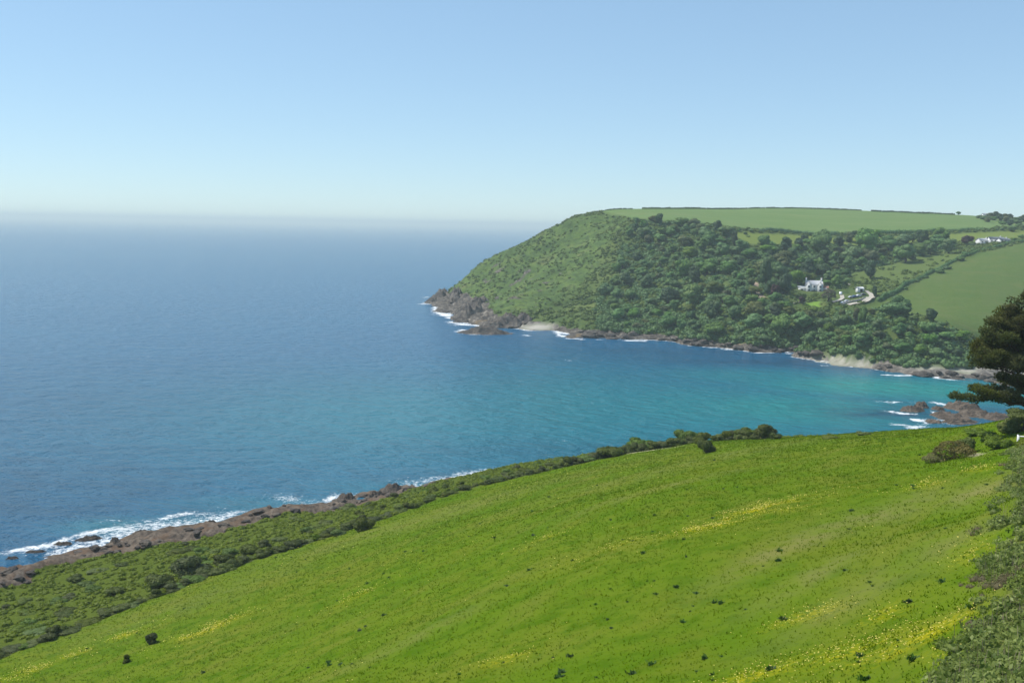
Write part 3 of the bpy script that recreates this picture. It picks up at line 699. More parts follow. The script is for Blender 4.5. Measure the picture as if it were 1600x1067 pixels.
for (px, py, wpx, hpx, cr_, lab, grp) in SOLO:
    p = FAR.hit(px, py)
    if p is None: continue
    k = MPP(p); tree('tree' if cr_ not in CR_DARK else 'evergreen_tree', p, wpx * k / 2, hpx * k, cr_, lab, grp); taken.append((p[0], p[1], wpx * k * .8))
HOUSE_P = FAR.hit(1273, 457)
KEEP = [(HOUSE_P[0], HOUSE_P[1], 14), (HOUSE_P[0] + 1, HOUSE_P[1] - 14, 11)]
P_WOOD = [(985, 345), (1040, 348), (1115, 352), (1140, 372), (1170, 384), (1230, 383), (1300, 378), (1340, 372), (1420, 376), (1500, 380), (1480, 396), (1400, 412), (1330, 425), (1322, 450), (1300, 452), (1300, 478), (1350, 484), (1440, 498), (1508, 524), (1514, 562), (1440, 560), (1330, 545), (1250, 541), (1150, 536), (1060, 527), (1000, 522), (960, 514), (930, 470), (960, 420), (975, 380)]
P_HOLES = [P_LAWN, P_YARD, [(1254, 446), (1292, 446), (1296, 470), (1252, 470)], [(1176, 436), (1187, 436), (1197, 474), (1186, 474)], [(1140, 362), (1255, 364), (1260, 380), (1220, 382), (1180, 392), (1150, 386)]]
LABW = {'low': ('leafy tree in the belt of wood just above the shore rocks', 'trees of the lower wood'),
        'mid': ('leafy tree among many on the steep wooded slope', 'trees of the wooded slope'),
        'high': ('leafy tree near the upper edge of the hillside wood', 'trees of the upper wood'),
        'right': ('leafy tree in the wood between the sloping pasture and the shore', 'trees below the sloping pasture')}
cand = 0; placed = 0
TONE = lambda c: 'pale green' if c in CR_LIGHT else 'very dark' if c in CR_DARK else 'olive' if c in CR_OLIVE else 'mid green'
LM = [('the white house', HOUSE_P[:2]), ('the pale earth scar', SCAR[1][:2]), ('the tiny cove', at_z(835, 508, 0)[:2]), ('the sloping pasture', FAR.hit(1440, 490)[:2]), ('the rough meadow', FAR.hit(1400, 425)[:2]), ('the pasture strip', FAR.hit(1210, 378)[:2]), ('the open heath', FAR.hit(985, 400)[:2]), ('the bright green tree', FAR.hit(1083, 474)[:2]), ('the hillside bungalows', FAR.hit(1510, 388)[:2]), ('the pale shore platform', FAR.hit(1320, 540)[:2])]
def nearest(p, L):
    return min(L, key=lambda q: math.hypot(q[1][0] - p[0], q[1][1] - p[1]))[0]
def wood_label(p, zone, crn, wd):
    sz = 'small' if wd < 7.5 else 'large' if wd > 10 else 'middling'
    where = {'low': 'just above the shore rocks', 'mid': 'halfway up the wooded slope', 'high': 'high in the wood', 'right': 'in the wood below the sloping pasture'}[zone]
    return '%s %s tree %s, near %s' % (sz, TONE(crn), where, nearest(p, LM)), LABW[zone][1]
while placed < 290 and cand < 9000:
    cand += 1
    px, py = random.uniform(930, 1515), random.uniform(345, 560)
    if not in_poly(np.array([px]), np.array([py]), P_WOOD)[0]: continue
    if any(in_poly(np.array([px]), np.array([py]), h)[0] for h in P_HOLES): continue
    p = FAR.hit(px, py)
    if p is None or p[2] < 3.2 or FAR.smp(a_beach, p[0], p[1]) > .25: continue
    dens = 1.0 if px > 1040 else .45
    if random.random() > dens: continue
    wd = random.choice([5.5, 7.0, 8.0, 9.5, 11.5, 14.0]) * (1.0 if px > 1040 else .72)
    if any((p[0] - a) ** 2 + (p[1] - b) ** 2 < (c + wd * .5) ** 2 for a, b, c in KEEP): continue
    if not free(p[0], p[1], wd * 1.08): continue
    taken.append((p[0], p[1], wd)); placed += 1
    zone = 'right' if px > 1335 and py > 480 else 'low' if p[2] < 22 else 'high' if p[2] > 58 else 'mid'
    pick = random.random()
    crn = random.choice(CR_BROAD) if pick < .55 else random.choice(CR_LIGHT) if pick < .72 else random.choice(CR_OLIVE) if pick < .88 else random.choice(CR_DARK)
    hh = wd * random.uniform(.75, 1.15)
    tx, ty = project(np.array([p[0], p[1], p[2] + hh]))
    if 1236 < px < 1372 and py > 466 and ty < 478: wd, hh = 5.0, max(1.5, hh * (py - 479) / max(py - ty, 1))
    if hh < 2.2: placed -= 1; continue
    tree('tree', p, wd * .64, hh, crn, *wood_label(p, zone, crn, wd))

# ------------------------------------------------------------------ scrub between the trees and over the cliffs: nobody could count it
def scatter_clumps(name, G, mat, pts, rr, nleaf, leafk, seed, lean=.6, core=.88):
    """low leafy clumps, one mesh: pts (n,2), rr radii"""
    r = np.random.default_rng(seed); mb = MB(); n = len(pts)
    base = np.stack([pts[:, 0], pts[:, 1], G.h(pts[:, 0], pts[:, 1])], 1)
    T = r.random(n)
    k = np.repeat(np.arange(n), nleaf); m = len(k)
    D = unit(r.normal(size=(m, 3))); D[:, 2] = np.abs(D[:, 2]) * .9 + .02
    P = base[k] + D * rr[k][:, None] * np.array([1, 1, .72]) * r.uniform(.75, 1.1, (m, 1))
    leaves(mb, P, D + r.normal(0, lean, D.shape), rr[k] * leafk * r.uniform(.6, 1.3, m), r, tint=T[k])
    v, f = ICO0
    vv = (v[None] * np.array([1, 1, .72]) * core * rr[:, None, None] * (1 + r.normal(0, .08, (n, len(v), 1))) + base[:, None, :]).reshape(-1, 3)
    mb.add(vv, tri=(f[None] + (np.arange(n) * len(v))[:, None, None]).reshape(-1, 3), tint=.35)
    return kind(link(name, mb.mesh(name, mat)), 'stuff')
r_ = np.random.default_rng(55)
cx, cy = r_.uniform(-140, 560, 60000), r_.uniform(500, 1120, 60000)
cz = FAR.h(cx, cy); qx, qy = project(np.stack([cx, cy, cz], 1))
ok = (cz > 3.0) & (qx < 1700) & (FAR.smp(a_rk, cx, cy) < .5) & (FAR.smp(a_beach, cx, cy) < .2)
for A in (a_up, a_low, a_fld, a_lawn): ok &= FAR.smp(A, cx, cy) < .25
ok &= ~in_poly(qx, qy, P_YARD)
ok &= np.hypot(cx - HOUSE_P[0], cy - HOUSE_P[1]) > 13
hh_ = FAR.smp(a_heath, cx, cy); mm_ = FAR.smp(a_mead, cx, cy); nn_ = fbm(cx / 26, cy / 26, 140)
ok &= r_.random(len(cx)) < np.where(hh_ > .4, .62 * sstep(.40, .58, nn_) + .10, np.where(mm_ > .4, .06 + .4 * sstep(.55, .65, nn_), .62))
ok &= FAR.smp(a_scar, cx, cy) < .2
cx, cy = cx[ok][:11000], cy[ok][:11000]
scatter_clumps('hillside_scrub', FAR, M_FSCRUB, np.stack([cx, cy], 1), r_.choice([.8, 1.2, 1.7, 2.4], len(cx)) * (1 - .35 * hh_[ok][:11000]), 22, .36, 56)
r_ = np.random.default_rng(57)
cx, cy = r_.uniform(40, 420, 40000), r_.uniform(500, 960, 40000); cz = FAR.h(cx, cy); qx, qy = project(np.stack([cx, cy, cz], 1))
ok = (in_poly(qx, qy, P_WOOD) | ((cz < 14) & (qx > 930) & (qx < 1530))) & (cz > 2.5) & (FAR.smp(a_rk, cx, cy) < .4) & (np.hypot(cx - HOUSE_P[0], cy - HOUSE_P[1]) > 15) & (FAR.smp(a_beach, cx, cy) < .25) & (FAR.smp(a_scar, cx, cy) < .1)
for h in P_HOLES: ok &= ~in_poly(qx, qy, h)
for A in (a_up, a_low, a_fld, a_mead): ok &= FAR.smp(A, cx, cy) < .3
tall_ = ~((qx > 1236) & (qx < 1372) & (qy > 452) & (qy < 486)); ok &= tall_
b_ = ok & (cz < 15); o1 = np.where(ok)[0][:2300]; o2 = np.where(b_)[0][:900]; o_ = np.concatenate([o1, o2]); cx, cy = cx[o_], cy[o_]
scatter_clumps('woodland_understorey', FAR, M_TREE, np.stack([cx, cy], 1), r_.choice([1.8, 2.4, 3.0, 3.8], len(cx)), 45, .24, 58)

# ------------------------------------------------------------------ hedges and hedgerow bushes across the bay
def hedge(name, G, pts, wid, hgt, mat, label, seed, step=1.3, nleaf=26, gaps=()):
    r = np.random.default_rng(seed); mb = MB(); W = np.array([G.hit(*p) if len(p) == 2 else p for p in pts])[:, :2]
    seg = np.hypot(*np.diff(W, axis=0).T); s = np.concatenate([[0], np.cumsum(seg)])
    t = np.arange(0, s[-1], step); x = np.interp(t, s, W[:, 0]); y = np.interp(t, s, W[:, 1])
    hv = hgt * (.65 + .7 * fbm(t / 9, t * 0 + seed, seed)); x += r.normal(0, .3, len(t)); y += r.normal(0, .3, len(t))
    z = G.h(x, y); n = len(t); k = np.repeat(np.arange(n), nleaf); m = len(k)
    D = unit(r.normal(size=(m, 3))); D[:, 2] = np.abs(D[:, 2])
    S = np.stack([np.full(n, wid / 2 * 1.2), np.full(n, wid / 2 * 1.2), hv], 1)
    P = np.stack([x, y, z], 1)[k] + D * S[k] * r.uniform(.8, 1.1, (m, 1))
    leaves(mb, P, D + r.normal(0, .5, D.shape), .42 * r.uniform(.6, 1.3, m), r, tint=(.2 + .6 * fbm(t / 5, t * 0, seed + 3))[k])
    v, f = ICO1
    vv = (v[None] * (S[:, None, :] * .9) * (1 + r.normal(0, .06, (n, len(v), 1))) + np.stack([x, y, z], 1)[:, None, :]).reshape(-1, 3)
    mb.add(vv, tri=(f[None] + (np.arange(n) * len(v))[:, None, None]).reshape(-1, 3), tint=.3)
    return tag(link(name, mb.mesh(name, mat)), label, 'hedge')
def brow(px, dy=0.0):
    """highest visible ground (the skyline) in a pixel column"""
    for py in np.arange(300, 480, .5):
        p = FAR.hit(px, py, 600)
        if p is not None: return p
    return None
def sky_line(a, b, st=20):
    return [tuple(brow(x)) for x in np.arange(a, b + 1, st)]
hedge('hedge', FAR, sky_line(1005, 1350), 2.0, 1.6, M_TREE_D, 'long thin dark hedge along the skyline of the upper pasture', 501, 1.6, 16)
hedge('hedge', FAR, sky_line(1362, 1492, 10), 2.0, 1.9, M_TREE_D, 'dark skyline hedge running from the gap to the far trees', 502, 1.6, 16)
hedge('hedge', FAR, sky_line(925, 990, 13), 1.6, 1.3, M_TREE_D, 'short low hedge where the cliff top meets the upper pasture', 503, 1.8, 14)
hedge('hedge', FAR, [(1187, 362), (1240, 364), (1312, 367)], 3.0, 3.0, M_TREE, 'dense bushy hedgerow between the two pastures above the wood', 504)
hedge('hedge', FAR, [(1376, 364), (1430, 363), (1500, 362), (1537, 360)], 3.0, 2.8, M_TREE, 'dense bushy hedgerow between the pastures near the bungalows', 505)
hedge('hedge', FAR, [(1372, 470), (1400, 457), (1440, 435), (1485, 411), (1520, 396), (1560, 386), (1600, 378), (1640, 372)], 2.6, 2.2, M_TREE, 'diagonal hedge bordering the top of the sloping pasture', 506)
HB = [(1146, 360, 12, 8), (1154, 361, 8, 7), (1164, 366, 8, 7), (1173, 362, 9, 7), (1322, 368, 11, 9), (1335, 368, 14, 12), (1345, 369, 10, 9), (1546, 360, 9, 6), (1555, 360, 9, 6), (1566, 360, 8, 6), (1360, 366, 9, 6), (1368, 368, 9, 6), (1168, 370, 8, 4)]
for (px, py, a, b) in HB:
    p = FAR.hit(px, py)
    if p is None: continue
    k = MPP(p); tree('hawthorn_tree', p, a * k / 2, b * k, random.choice(CR_LOW), 'small bushy hawthorn in the gappy line of the pasture hedgerow', 'hawthorns in the hedgerow gaps')
for (px, py, a, b) in [(1395, 464, 10, 6), (1430, 444, 13, 8), (1448, 438, 9, 6), (1468, 430, 18, 10), (1478, 424, 14, 9), (1498, 410, 16, 9), (1510, 402, 14, 9), (1520, 396, 12, 8), (1415, 455, 9, 5), (1560, 384, 10, 5), (1585, 379, 12, 6), (1595, 375, 12, 7)]:
    p = FAR.hit(px, py - 3)
    if p is None: continue
    k = MPP(p); tree('hawthorn_tree', p, a * k / 2, b * k * 1.1, random.choice(CR_LOW), 'low bushy tree growing out of the diagonal hedge', 'bushy trees in the diagonal hedge')
for (px, py, a, b) in [(1538, 343, 14, 9), (1550, 344, 16, 10), (1562, 345, 15, 9), (1572, 347, 14, 9), (1582, 348, 15, 9), (1592, 350, 16, 9), (1556, 340, 16, 9), (1570, 342, 16, 9), (1588, 343, 14, 8), (1599, 347, 14, 9), (1604, 342, 14, 9), (1530, 341, 14, 8), (1543, 347, 14, 8), (1566, 351, 14, 8), (1578, 353, 14, 8), (1590, 355, 14, 8), (1600, 357, 14, 8), (1548, 338, 14, 8), (1578, 340, 14, 8), (1595, 338, 12, 7)]:
    p = FAR.hit(px, py)
    if p is None: p = brow(px)
    k = MPP(p); tree('tree', p, a * k / 2, b * k, cq := random.choice(CR_LOW + CR_DARK[:1] + CR_OLIVE[:1]), '%s %s tree in the distant copse, %s' % ('wide' if a > 14 else 'narrow', TONE(cq), 'on its skyline' if py < 343 else 'beside the white cottage' if px < 1556 else 'at its lower edge' if py > 349 else 'in its middle'), 'trees of the distant copse')

# ------------------------------------------------------------------ buildings
def window(parent, c, w_, h_, y=-.06, rz=0):
    mb = MB(); 
    for (dx, dz, sx_, sz_) in ((-w_ / 2, 0, .12, h_ + .12), (w_ / 2, 0, .12, h_ + .12), (0, h_ / 2, w_, .12), (0, -h_ / 2, w_, .12), (0, 0, .07, h_)):
        box(mb, (c[0] + dx, c[1] + y, c[2] + dz), (sx_, .1, sz_))
    f = link('window', mb.mesh('window', M_PAINTW), parent)
    g = MB(); box(g, (c[0], c[1] + y + .02, c[2]), (w_ - .05, .06, h_ - .05)); link('pane', g.mesh('pane', M_GLASS), f)
    s = MB(); box(s, (c[0], c[1] + y - .08, c[2] - h_ / 2 - .1), (w_ + .35, .22, .1)); link('sill', s.mesh('sill', M_STONEW), f)
def gable_roof(name, parent, x0, x1, y0, y1, z, rise, mat, axis='x', th=.22, over=.35):
    """pitched roof slabs, ridge along the given axis"""
    mb = MB()
    if axis == 'x':
        ym = (y0 + y1) / 2; a = rise / ((y1 - y0) / 2)
        pr = [(y0 - over, z - over * a), (ym, z + rise), (y1 + over, z - over * a), (y1 + over, z - over * a + th), (ym, z + rise + th), (y0 - over, z - over * a + th)]
        v = [[x0 - over, p[0], p[1]] for p in pr] + [[x1 + over, p[0], p[1]] for p in pr]
    else:
        xm = (x0 + x1) / 2; a = rise / ((x1 - x0) / 2)
        pr = [(x0 - over, z - over * a), (xm, z + rise), (x1 + over, z - over * a), (x1 + over, z - over * a + th), (xm, z + rise + th), (x0 - over, z - over * a + th)]
        v = [[p[0], y0 - over, p[1]] for p in pr] + [[p[0], y1 + over, p[1]] for p in pr]
    q = [[i, (i + 1) % 6, 6 + (i + 1) % 6, 6 + i] for i in range(6)] + [[0, 1, 4, 5], [1, 2, 3, 4], [6, 11, 10, 7], [7, 10, 9, 8]]
    mb.add(v, quad=q); return link(name, mb.mesh(name, mat), parent)
def gable_walls(mb, x0, x1, y0, y1, z0, z1, rise, axis='x'):
    if axis == 'x':
        pr = [(y0, z0), (y1, z0), (y1, z1), ((y0 + y1) / 2, z1 + rise), (y0, z1)]
        v = [[x0, p[0], p[1]] for p in pr] + [[x1, p[0], p[1]] for p in pr]
    else:
        pr = [(x0, z0), (x1, z0), (x1, z1), ((x0 + x1) / 2, z1 + rise), (x0, z1)]
        v = [[p[0], y0, p[1]] for p in pr] + [[p[0], y1, p[1]] for p in pr]
    mb.add(v, tri=[[0, 4, 3], [0, 3, 2], [0, 2, 1], [5, 8, 9], [5, 7, 8], [5, 6, 7]], quad=[[i, (i + 1) % 5, 5 + (i + 1) % 5, 5 + i] for i in range(5)])

hz = HOUSE_P
house = link('house', None, loc=(hz[0] + .5, hz[1] + 3, hz[2]), rz=rad(-8), scale=.9); tag(house, 'white two storey gabled house among trees on the hillside', 'house')
mb = MB(); gable_walls(mb, -6.3, 6.3, 0, 8, -3, 5.6, 3.0); link('wall', mb.mesh('wall', M_WHITE), house)
gable_roof('roof', house, -6.3, 6.3, 0, 8, 5.6, 3.0, M_SLATE)
for x in (-4.3, 4.3):
    mb = MB(); gable_walls(mb, x - 2.1, x + 2.1, -1.4, 2.5, -3, 5.7, 2.3, 'y'); bay = link('gabled_bay', mb.mesh('gabled_bay', M_WHITE), house)
    gable_roof('bay_roof', house, x - 2.1, x + 2.1, -1.4, 3.2, 5.7, 2.3, M_SLATE, 'y')
    window(house, (x, -1.4, 4.3), 1.6, 1.5); window(house, (x, -1.4, 1.4), 1.8, 1.7)
window(house, (0, 0, 4.3), 1.5, 1.4)
mb = MB(); box(mb, (0, -.04, 1.05), (1.2, .1, 2.1)); dr_ = link('door', mb.mesh('door', M_SLATE_D), house)
mb = MB(); box(mb, (.4, -.11, 1.0), (.12, .06, .12)); link('handle', mb.mesh('handle', M_PAINTW), dr_)
for x in (-5.9, 5.7):
    mb = MB(); box(mb, (x, 4, 8.6), (1.0, 1.3, 4.2)); box(mb, (x, 4, 10.75), (1.2, 1.5, .25)); ch_ = link('chimney', mb.mesh('chimney', M_WHITE), house)
    mb = MB(); tube(mb, [[x, 3.7, 10.8], [x, 3.7, 11.4]], [.18, .15], 8); tube(mb, [[x, 4.3, 10.8], [x, 4.3, 11.4]], [.18, .15], 8); link('chimney_pot', mb.mesh('chimney_pot', M_CLAY), ch_)
mb = MB(); box(mb, (-9.2, 3.2, .4), (5.7, 5, 5.4)); wing = link('side_wing', mb.mesh('side_wing', M_WHITE), house)
gable_roof('wing_roof', house, -12, -6.4, .7, 5.7, 3.1, 1.1, M_WHITE)
window(house, (-9.4, .7, 1.6), 2.0, 1.3)
mb = MB(); box(mb, (8.6, 4, .6), (4.5, 5, 5.8)); link('rear_annexe', mb.mesh('rear_annexe', M_WHITE), house)
gable_roof('annexe_roof', house, 6.5, 10.8, 1.5, 6.5, 3.5, 1.3, M_CLAY)
window(house, (8.5, 1.5, 1.8), 1.3, 1.3)

def bungalow(px, py, wd, dp, label, roofmat, rz, wh=2.7, rise=1.7):
    p = FAR.hit(px, py); p = brow(px) if p is None else p; h = link('bungalow', None, loc=(p[0], p[1] + 1, p[2]), rz=rad(rz)); tag(h, label, 'house')
    mb = MB(); gable_walls(mb, -wd / 2, wd / 2, 0, dp, -3, wh, rise); link('wall', mb.mesh('wall', M_WHITE), h)
    gable_roof('roof', h, -wd / 2, wd / 2, 0, dp, wh, rise, roofmat)
    n = max(2, int(wd // 3))
    for k in range(n): window(h, (-wd / 2 + wd * (k + .5) / n, 0, 1.5), 1.3, 1.2)
    mb = MB(); box(mb, (wd * .3, dp * .5, wh + rise + .3), (.8, .8, 1.5)); link('chimney', mb.mesh('chimney', M_WHITE), h)
    return h
bungalow(1541, 381, 10, 7, 'white bungalow with light roof above the diagonal hedge', M_SLATE, 12)
bungalow(1559, 379, 12, 7, 'long bluish roofed bungalow above the diagonal hedge', M_SLATE_D, -6)
bungalow(1572, 379.5, 9, 6, 'low dark roofed bungalow end beside the hedge', M_SLATE_D, 10, 2.3, 1.3)
bungalow(1543, 340, 8, 6, 'small white cottage half hidden by the distant copse', M_SLATE, 0)
bungalow(1593, 341, 14, 7, 'pale distant building beyond the copse', M_SLATE, 0)

# shed, stone walls, track and cars in the yard right of the house
p = FAR.hit(1345, 456.5); shed = link('shed', None, loc=tuple(p), rz=rad(14)); tag(shed, 'small white shed with a dark doorway at the bend of the track', 'shed')
mb = MB(); gable_walls(mb, -2.2, 2.2, 0, 3, -1.5, 2.2, .9); link('wall', mb.mesh('wall', M_WHITE), shed); gable_roof('roof', shed, -2.2, 2.2, 0, 3, 2.2, .9, M_WHITE)
mb = MB(); box(mb, (.4, -.03, .9), (1.9, .08, 1.8)); link('doorway', mb.mesh('doorway', M_DARKIN), shed)

def ribbon(G, pts, wd, lift, st=1.5):
    W = np.array([G.hit(*q)[:2] for q in pts]); seg = np.hypot(*np.diff(W, axis=0).T); s = np.concatenate([[0], np.cumsum(seg)])
    t = np.linspace(0, s[-1], int(s[-1] / st) + 2); x = np.interp(t, s, W[:, 0]); y = np.interp(t, s, W[:, 1])
    for _ in range(4): x[1:-1] = (x[:-2] + x[1:-1] * 2 + x[2:]) / 4; y[1:-1] = (y[:-2] + y[1:-1] * 2 + y[2:]) / 4
    dx, dy = np.gradient(x), np.gradient(y); L = np.hypot(dx, dy); nx_, ny_ = -dy / L, dx / L
    V = []
    for u in np.linspace(-.5, .5, 4):
        X, Y = x + nx_ * wd * u, y + ny_ * wd * u; V.append(np.stack([X, Y, np.maximum(G.h(X, Y), G.h(x, y)) + lift], 1))
    V = np.array(V); n = len(t); idx = np.arange(4 * n).reshape(4, n)
    mb = MB(); mb.add(V.reshape(-1, 3), quad=np.stack([idx[:-1, :-1], idx[:-1, 1:], idx[1:, 1:], idx[1:, :-1]], -1).reshape(-1, 4)); return mb
kind(link('track', ribbon(FAR, [(1326, 477), (1340, 474.5), (1355, 470), (1364, 464), (1360, 459.5), (1352, 455)], 4.2, .35).mesh('track', M_TRACK)), 'structure')
kind(link('path', ribbon(FAR, [(1301, 473), (1310, 470.5), (1317, 467), (1315, 462)], 2.6, .35).mesh('path', M_TRACK)), 'structure')
kind(link('lane', ribbon(FAR, [(1306, 442), (1313, 438), (1320, 440), (1328, 446)], 2.6, .45).mesh('lane', M_TRACK)), 'structure')
def stone_wall(px0, px1, n, label, h=1.0):
    a, b = FAR.hit(*px0), FAR.hit(*px1); wl_ = link('garden_wall', None, loc=tuple(a)); tag(wl_, label, 'wall')
    d = np.array(b) - a; L = math.hypot(d[0], d[1]); rz = math.atan2(d[1], d[0])
    for k in range(n):
        t = (k + .5) / n; x, y = d[0] * t, d[1] * t; z = FAR.h(a[0] + x, a[1] + y) - a[2]
        mb = MB(); box(mb, (x, y, z + h / 2 - .4), (L / n + .06, .5, h + .8), rz); link('wall_section', mb.mesh('wall_section', M_STONEW), wl_)
stone_wall((1312, 477), (1352, 466.5), 9, 'pale stone wall between the parking terraces')
stone_wall((1240, 476), (1258, 473), 5, 'low pale garden wall left of the lawn')

def car_meshes(mat, van=False):
    L, W_, H = (4.8, 1.9, 2.1) if van else (4.2, 1.75, 1.45)
    b = MB()
    pr = [(-L / 2, .3), (L / 2, .3), (L / 2, .75), (L * .36, .95), (L * .24, H * .98), (-L * .48, H), (-L / 2, .8)] if van else [(-L / 2, .3), (L / 2, .3), (L / 2, .68), (L * .27, .88), (L * .1, H), (-L * .25, H), (-L * .42, .95), (-L / 2, .88)]
    prism(b, pr, -W_ / 2, W_ / 2)
    gl = MB()
    if van: prism(gl, [(L * .06, 1.15), (L * .30, 1.15), (L * .235, H * .88), (L * .06, H * .88)], -W_ / 2 - .015, W_ / 2 + .015)
    else: prism(gl, [(-L * .36, .95), (L * .2, .95), (L * .085, H - .12), (-L * .235, H - .12)], -W_ / 2 - .015, W_ / 2 + .015)
    wh = MB(); tube(wh, [[0, -.1, 0], [0, .1, 0]], [.32, .32], 14); v = wh.v[0]; 
    c0 = MB(); c0.add(v, quad=wh.q[0], tri=wh.t[0]); c0.add([[0, -.1, 0]], tri=[]); c0.t.append(np.array([[(k + 1) % 14, k, len(v)] for k in range(14)]))
    hl = MB(); box(hl, (L / 2, 0, .62), (.06, .32, .16))
    return b.mesh('body', mat), gl.mesh('window', M_GLASS), c0.mesh('wheel', M_TYRE), hl.mesh('headlight', M_PAINTW), L, W_
def car(px, py, mi, rz, label, van=False, group=None):
    p = FAR.hit(px, py); e = link('van' if van else 'car', None, loc=(p[0], p[1], p[2] + .05), rz=rad(rz)); bm_, gm, wm, hm, L, W_ = car_meshes(CARP[mi], van)
    link('body', bm_, e); link('window', gm, e)
    for sx_ in (-1, 1):
        for sy_ in (-1, 1): link('wheel', wm, e, loc=(sx_ * L * .31, sy_ * (W_ / 2 - .08), .32))
        link('headlight', hm, e, loc=(0, sx_ * W_ * .32, 0))
    tag(e, label, 'van' if van else 'car', group)
car(1313.5, 461, 0, 70, 'white van parked beside the grey brown tree', True)
for (px, py, mi, rz, lab) in [(1330, 466, 1, 20, 'silver car parked first in the row along the terrace wall'), (1336, 465, 2, 22, 'blue car parked between two pale cars in the yard'), (1342, 463.5, 0, 20, 'white car parked in the row below the shed'), (1349, 461.5, 4, 25, 'dark grey car parked next to the shed'), (1324, 472, 1, 15, 'silver car standing by the lower end of the track'), (1318, 475, 0, 15, 'white car at the foot of the parking yard')]:
    car(px, py, mi, rz, lab)

# ------------------------------------------------------------------ rocks of both shores
def reef_mesh(name, mat, seed, n=44):
    u = np.linspace(-1.25, 1.25, n); X, Y = np.meshgrid(u, u); rr = np.hypot(X, Y) + (fbm(X * 1.6 + seed, Y * 1.6, seed) - .5) * .7
    Z = sstep(1.12, .35, rr) * (.25 + .9 * ridged(X * 1.5 + seed, Y * 3.2 + X * .8, seed + 3, 4) ** 2) + .16 * (ridged(X * 6, Y * 6, seed + 7, 3) - .6) - .12
    Z = np.where(rr > 1.15, -.5, Z); idx = np.arange(n * n).reshape(n, n)
    mb = MB(); mb.add(np.stack([X, Y, Z], -1).reshape(-1, 3), quad=np.stack([idx[:-1, :-1], idx[:-1, 1:], idx[1:, 1:], idx[1:, :-1]], -1).reshape(-1, 4)); return mb.mesh(name, mat)
LEDGE = [reef_mesh('ledge', M_ROCK, 660 + k) for k in range(3)]
LEDGEF = [reef_mesh('ledge', M_ROCKF, 670 + k) for k in range(4)]
ROCKS = [rock_mesh('boulder', M_ROCK, 600 + k, flat=.55 + .1 * (k % 3)) for k in range(6)]
ROCKSF = [rock_mesh('boulder', M_ROCKF, 620 + k, flat=.6 + .12 * (k % 3)) for k in range(6)]
def boulder(me, p, s, label, group=None, name='boulder', zs=.7):
    o = link(name, me, loc=(p[0], p[1], p[2]), rz=random.uniform(0, 6.28), scale=(s * random.uniform(.8, 1.5), s * random.uniform(.7, 1.1), s * zs * random.uniform(.7, 1.2)))
    return tag(o, label, 'rock', group)
for (px, py, a, b, lab) in [(540, 790, 30, 16, 'brown flat topped rock with surf on both sides at the field shore'), (588, 778, 24, 15, 'black upright rock beside the flat topped one on the field shore'), (612, 772, 28, 12, 'long dark rock ridge next to the upright black rock'),
                            (180, 853, 14, 9, 'dark boulder beside the sheltered pool inside the reef'), (235, 842, 20, 8, 'black rock ledge at the mouth of the pool'), (140, 842, 36, 9, 'low brown reef islet between surf and pool'), (100, 850, 30, 7, 'seaweed covered reef rock in line with the islet'), (55, 862, 36, 6, 'broken chain of reef rock at the surf edge'), (20, 872, 20, 6, 'small reef rock at the end of the broken chain'), (330, 822, 16, 7, 'dark rock beside the gap in the shore ledge'), (222, 830, 18, 4, 'low wet rock lying in the white surf')]:
    p = at_z(px, py, 0); p[2] = max(ground_at(np.array([p[0]]), np.array([p[1]]))[0], -.3); k = MPP(p)
    o = link('rock', random.choice(LEDGE), loc=tuple(p), rz=random.uniform(.2, .7), scale=(a * k * .62, b * k * 1.3, b * k * 1.0)); tag(o, lab, 'rock')
LMR = [(nm, at_z(*q, 0)[:2]) for nm, q in (('the dark boulder at the pool', (180, 853)), ('the broken reef chain', (50, 885)), ('the black ledge at the pool mouth', (240, 838)), ('the gap in the ledge', (330, 822)), ('the flat topped surf rock', (520, 790)), ('the black upright rock', (600, 774)), ('the long straight surf line', (420, 800)))]
n = 0
while n < 70:
    px = random.uniform(0, 680); py0 = np.interp(px, [a for a, _ in WATER], [b for _, b in WATER]); py1 = np.interp(px, [a for a, _ in ROCKTOP], [b for _, b in ROCKTOP])
    p = NEAR.hit(px, random.uniform(py0 - 4, py1 - 1)); n += 1
    if p is None or p[2] < -1: continue
    bs = random.choice([.5, .7, 1.0, 1.4]); boulder(random.choice(ROCKS), p, bs, '%s brown boulder on the near shore ledge by %s' % ({.5: 'tiny', .7: 'small', 1.0: 'middling', 1.4: 'large'}[bs], nearest(p, LMR)), 'boulders on the near shore ledge')
FB = [(a, b) for a, b in FW]
LMB = [(nm, at_z(*q, 0)[:2]) for nm, q in (('the tiny cove', (838, 512)), ('the ringed skerry', (755, 519)), ('the ochre crag', (725, 500)), ('the outermost rock', (680, 475)), ('the yellow lichen ledge', (960, 529)), ('the first surf streaks', (1100, 541)), ('the paired surf patches', (1160, 547)), ('the pale shingle', (1320, 566)), ('the long surf line', (1410, 584)), ('the pale beach', (1490, 591)), ('the wood end', (1230, 551)))]
n = 0
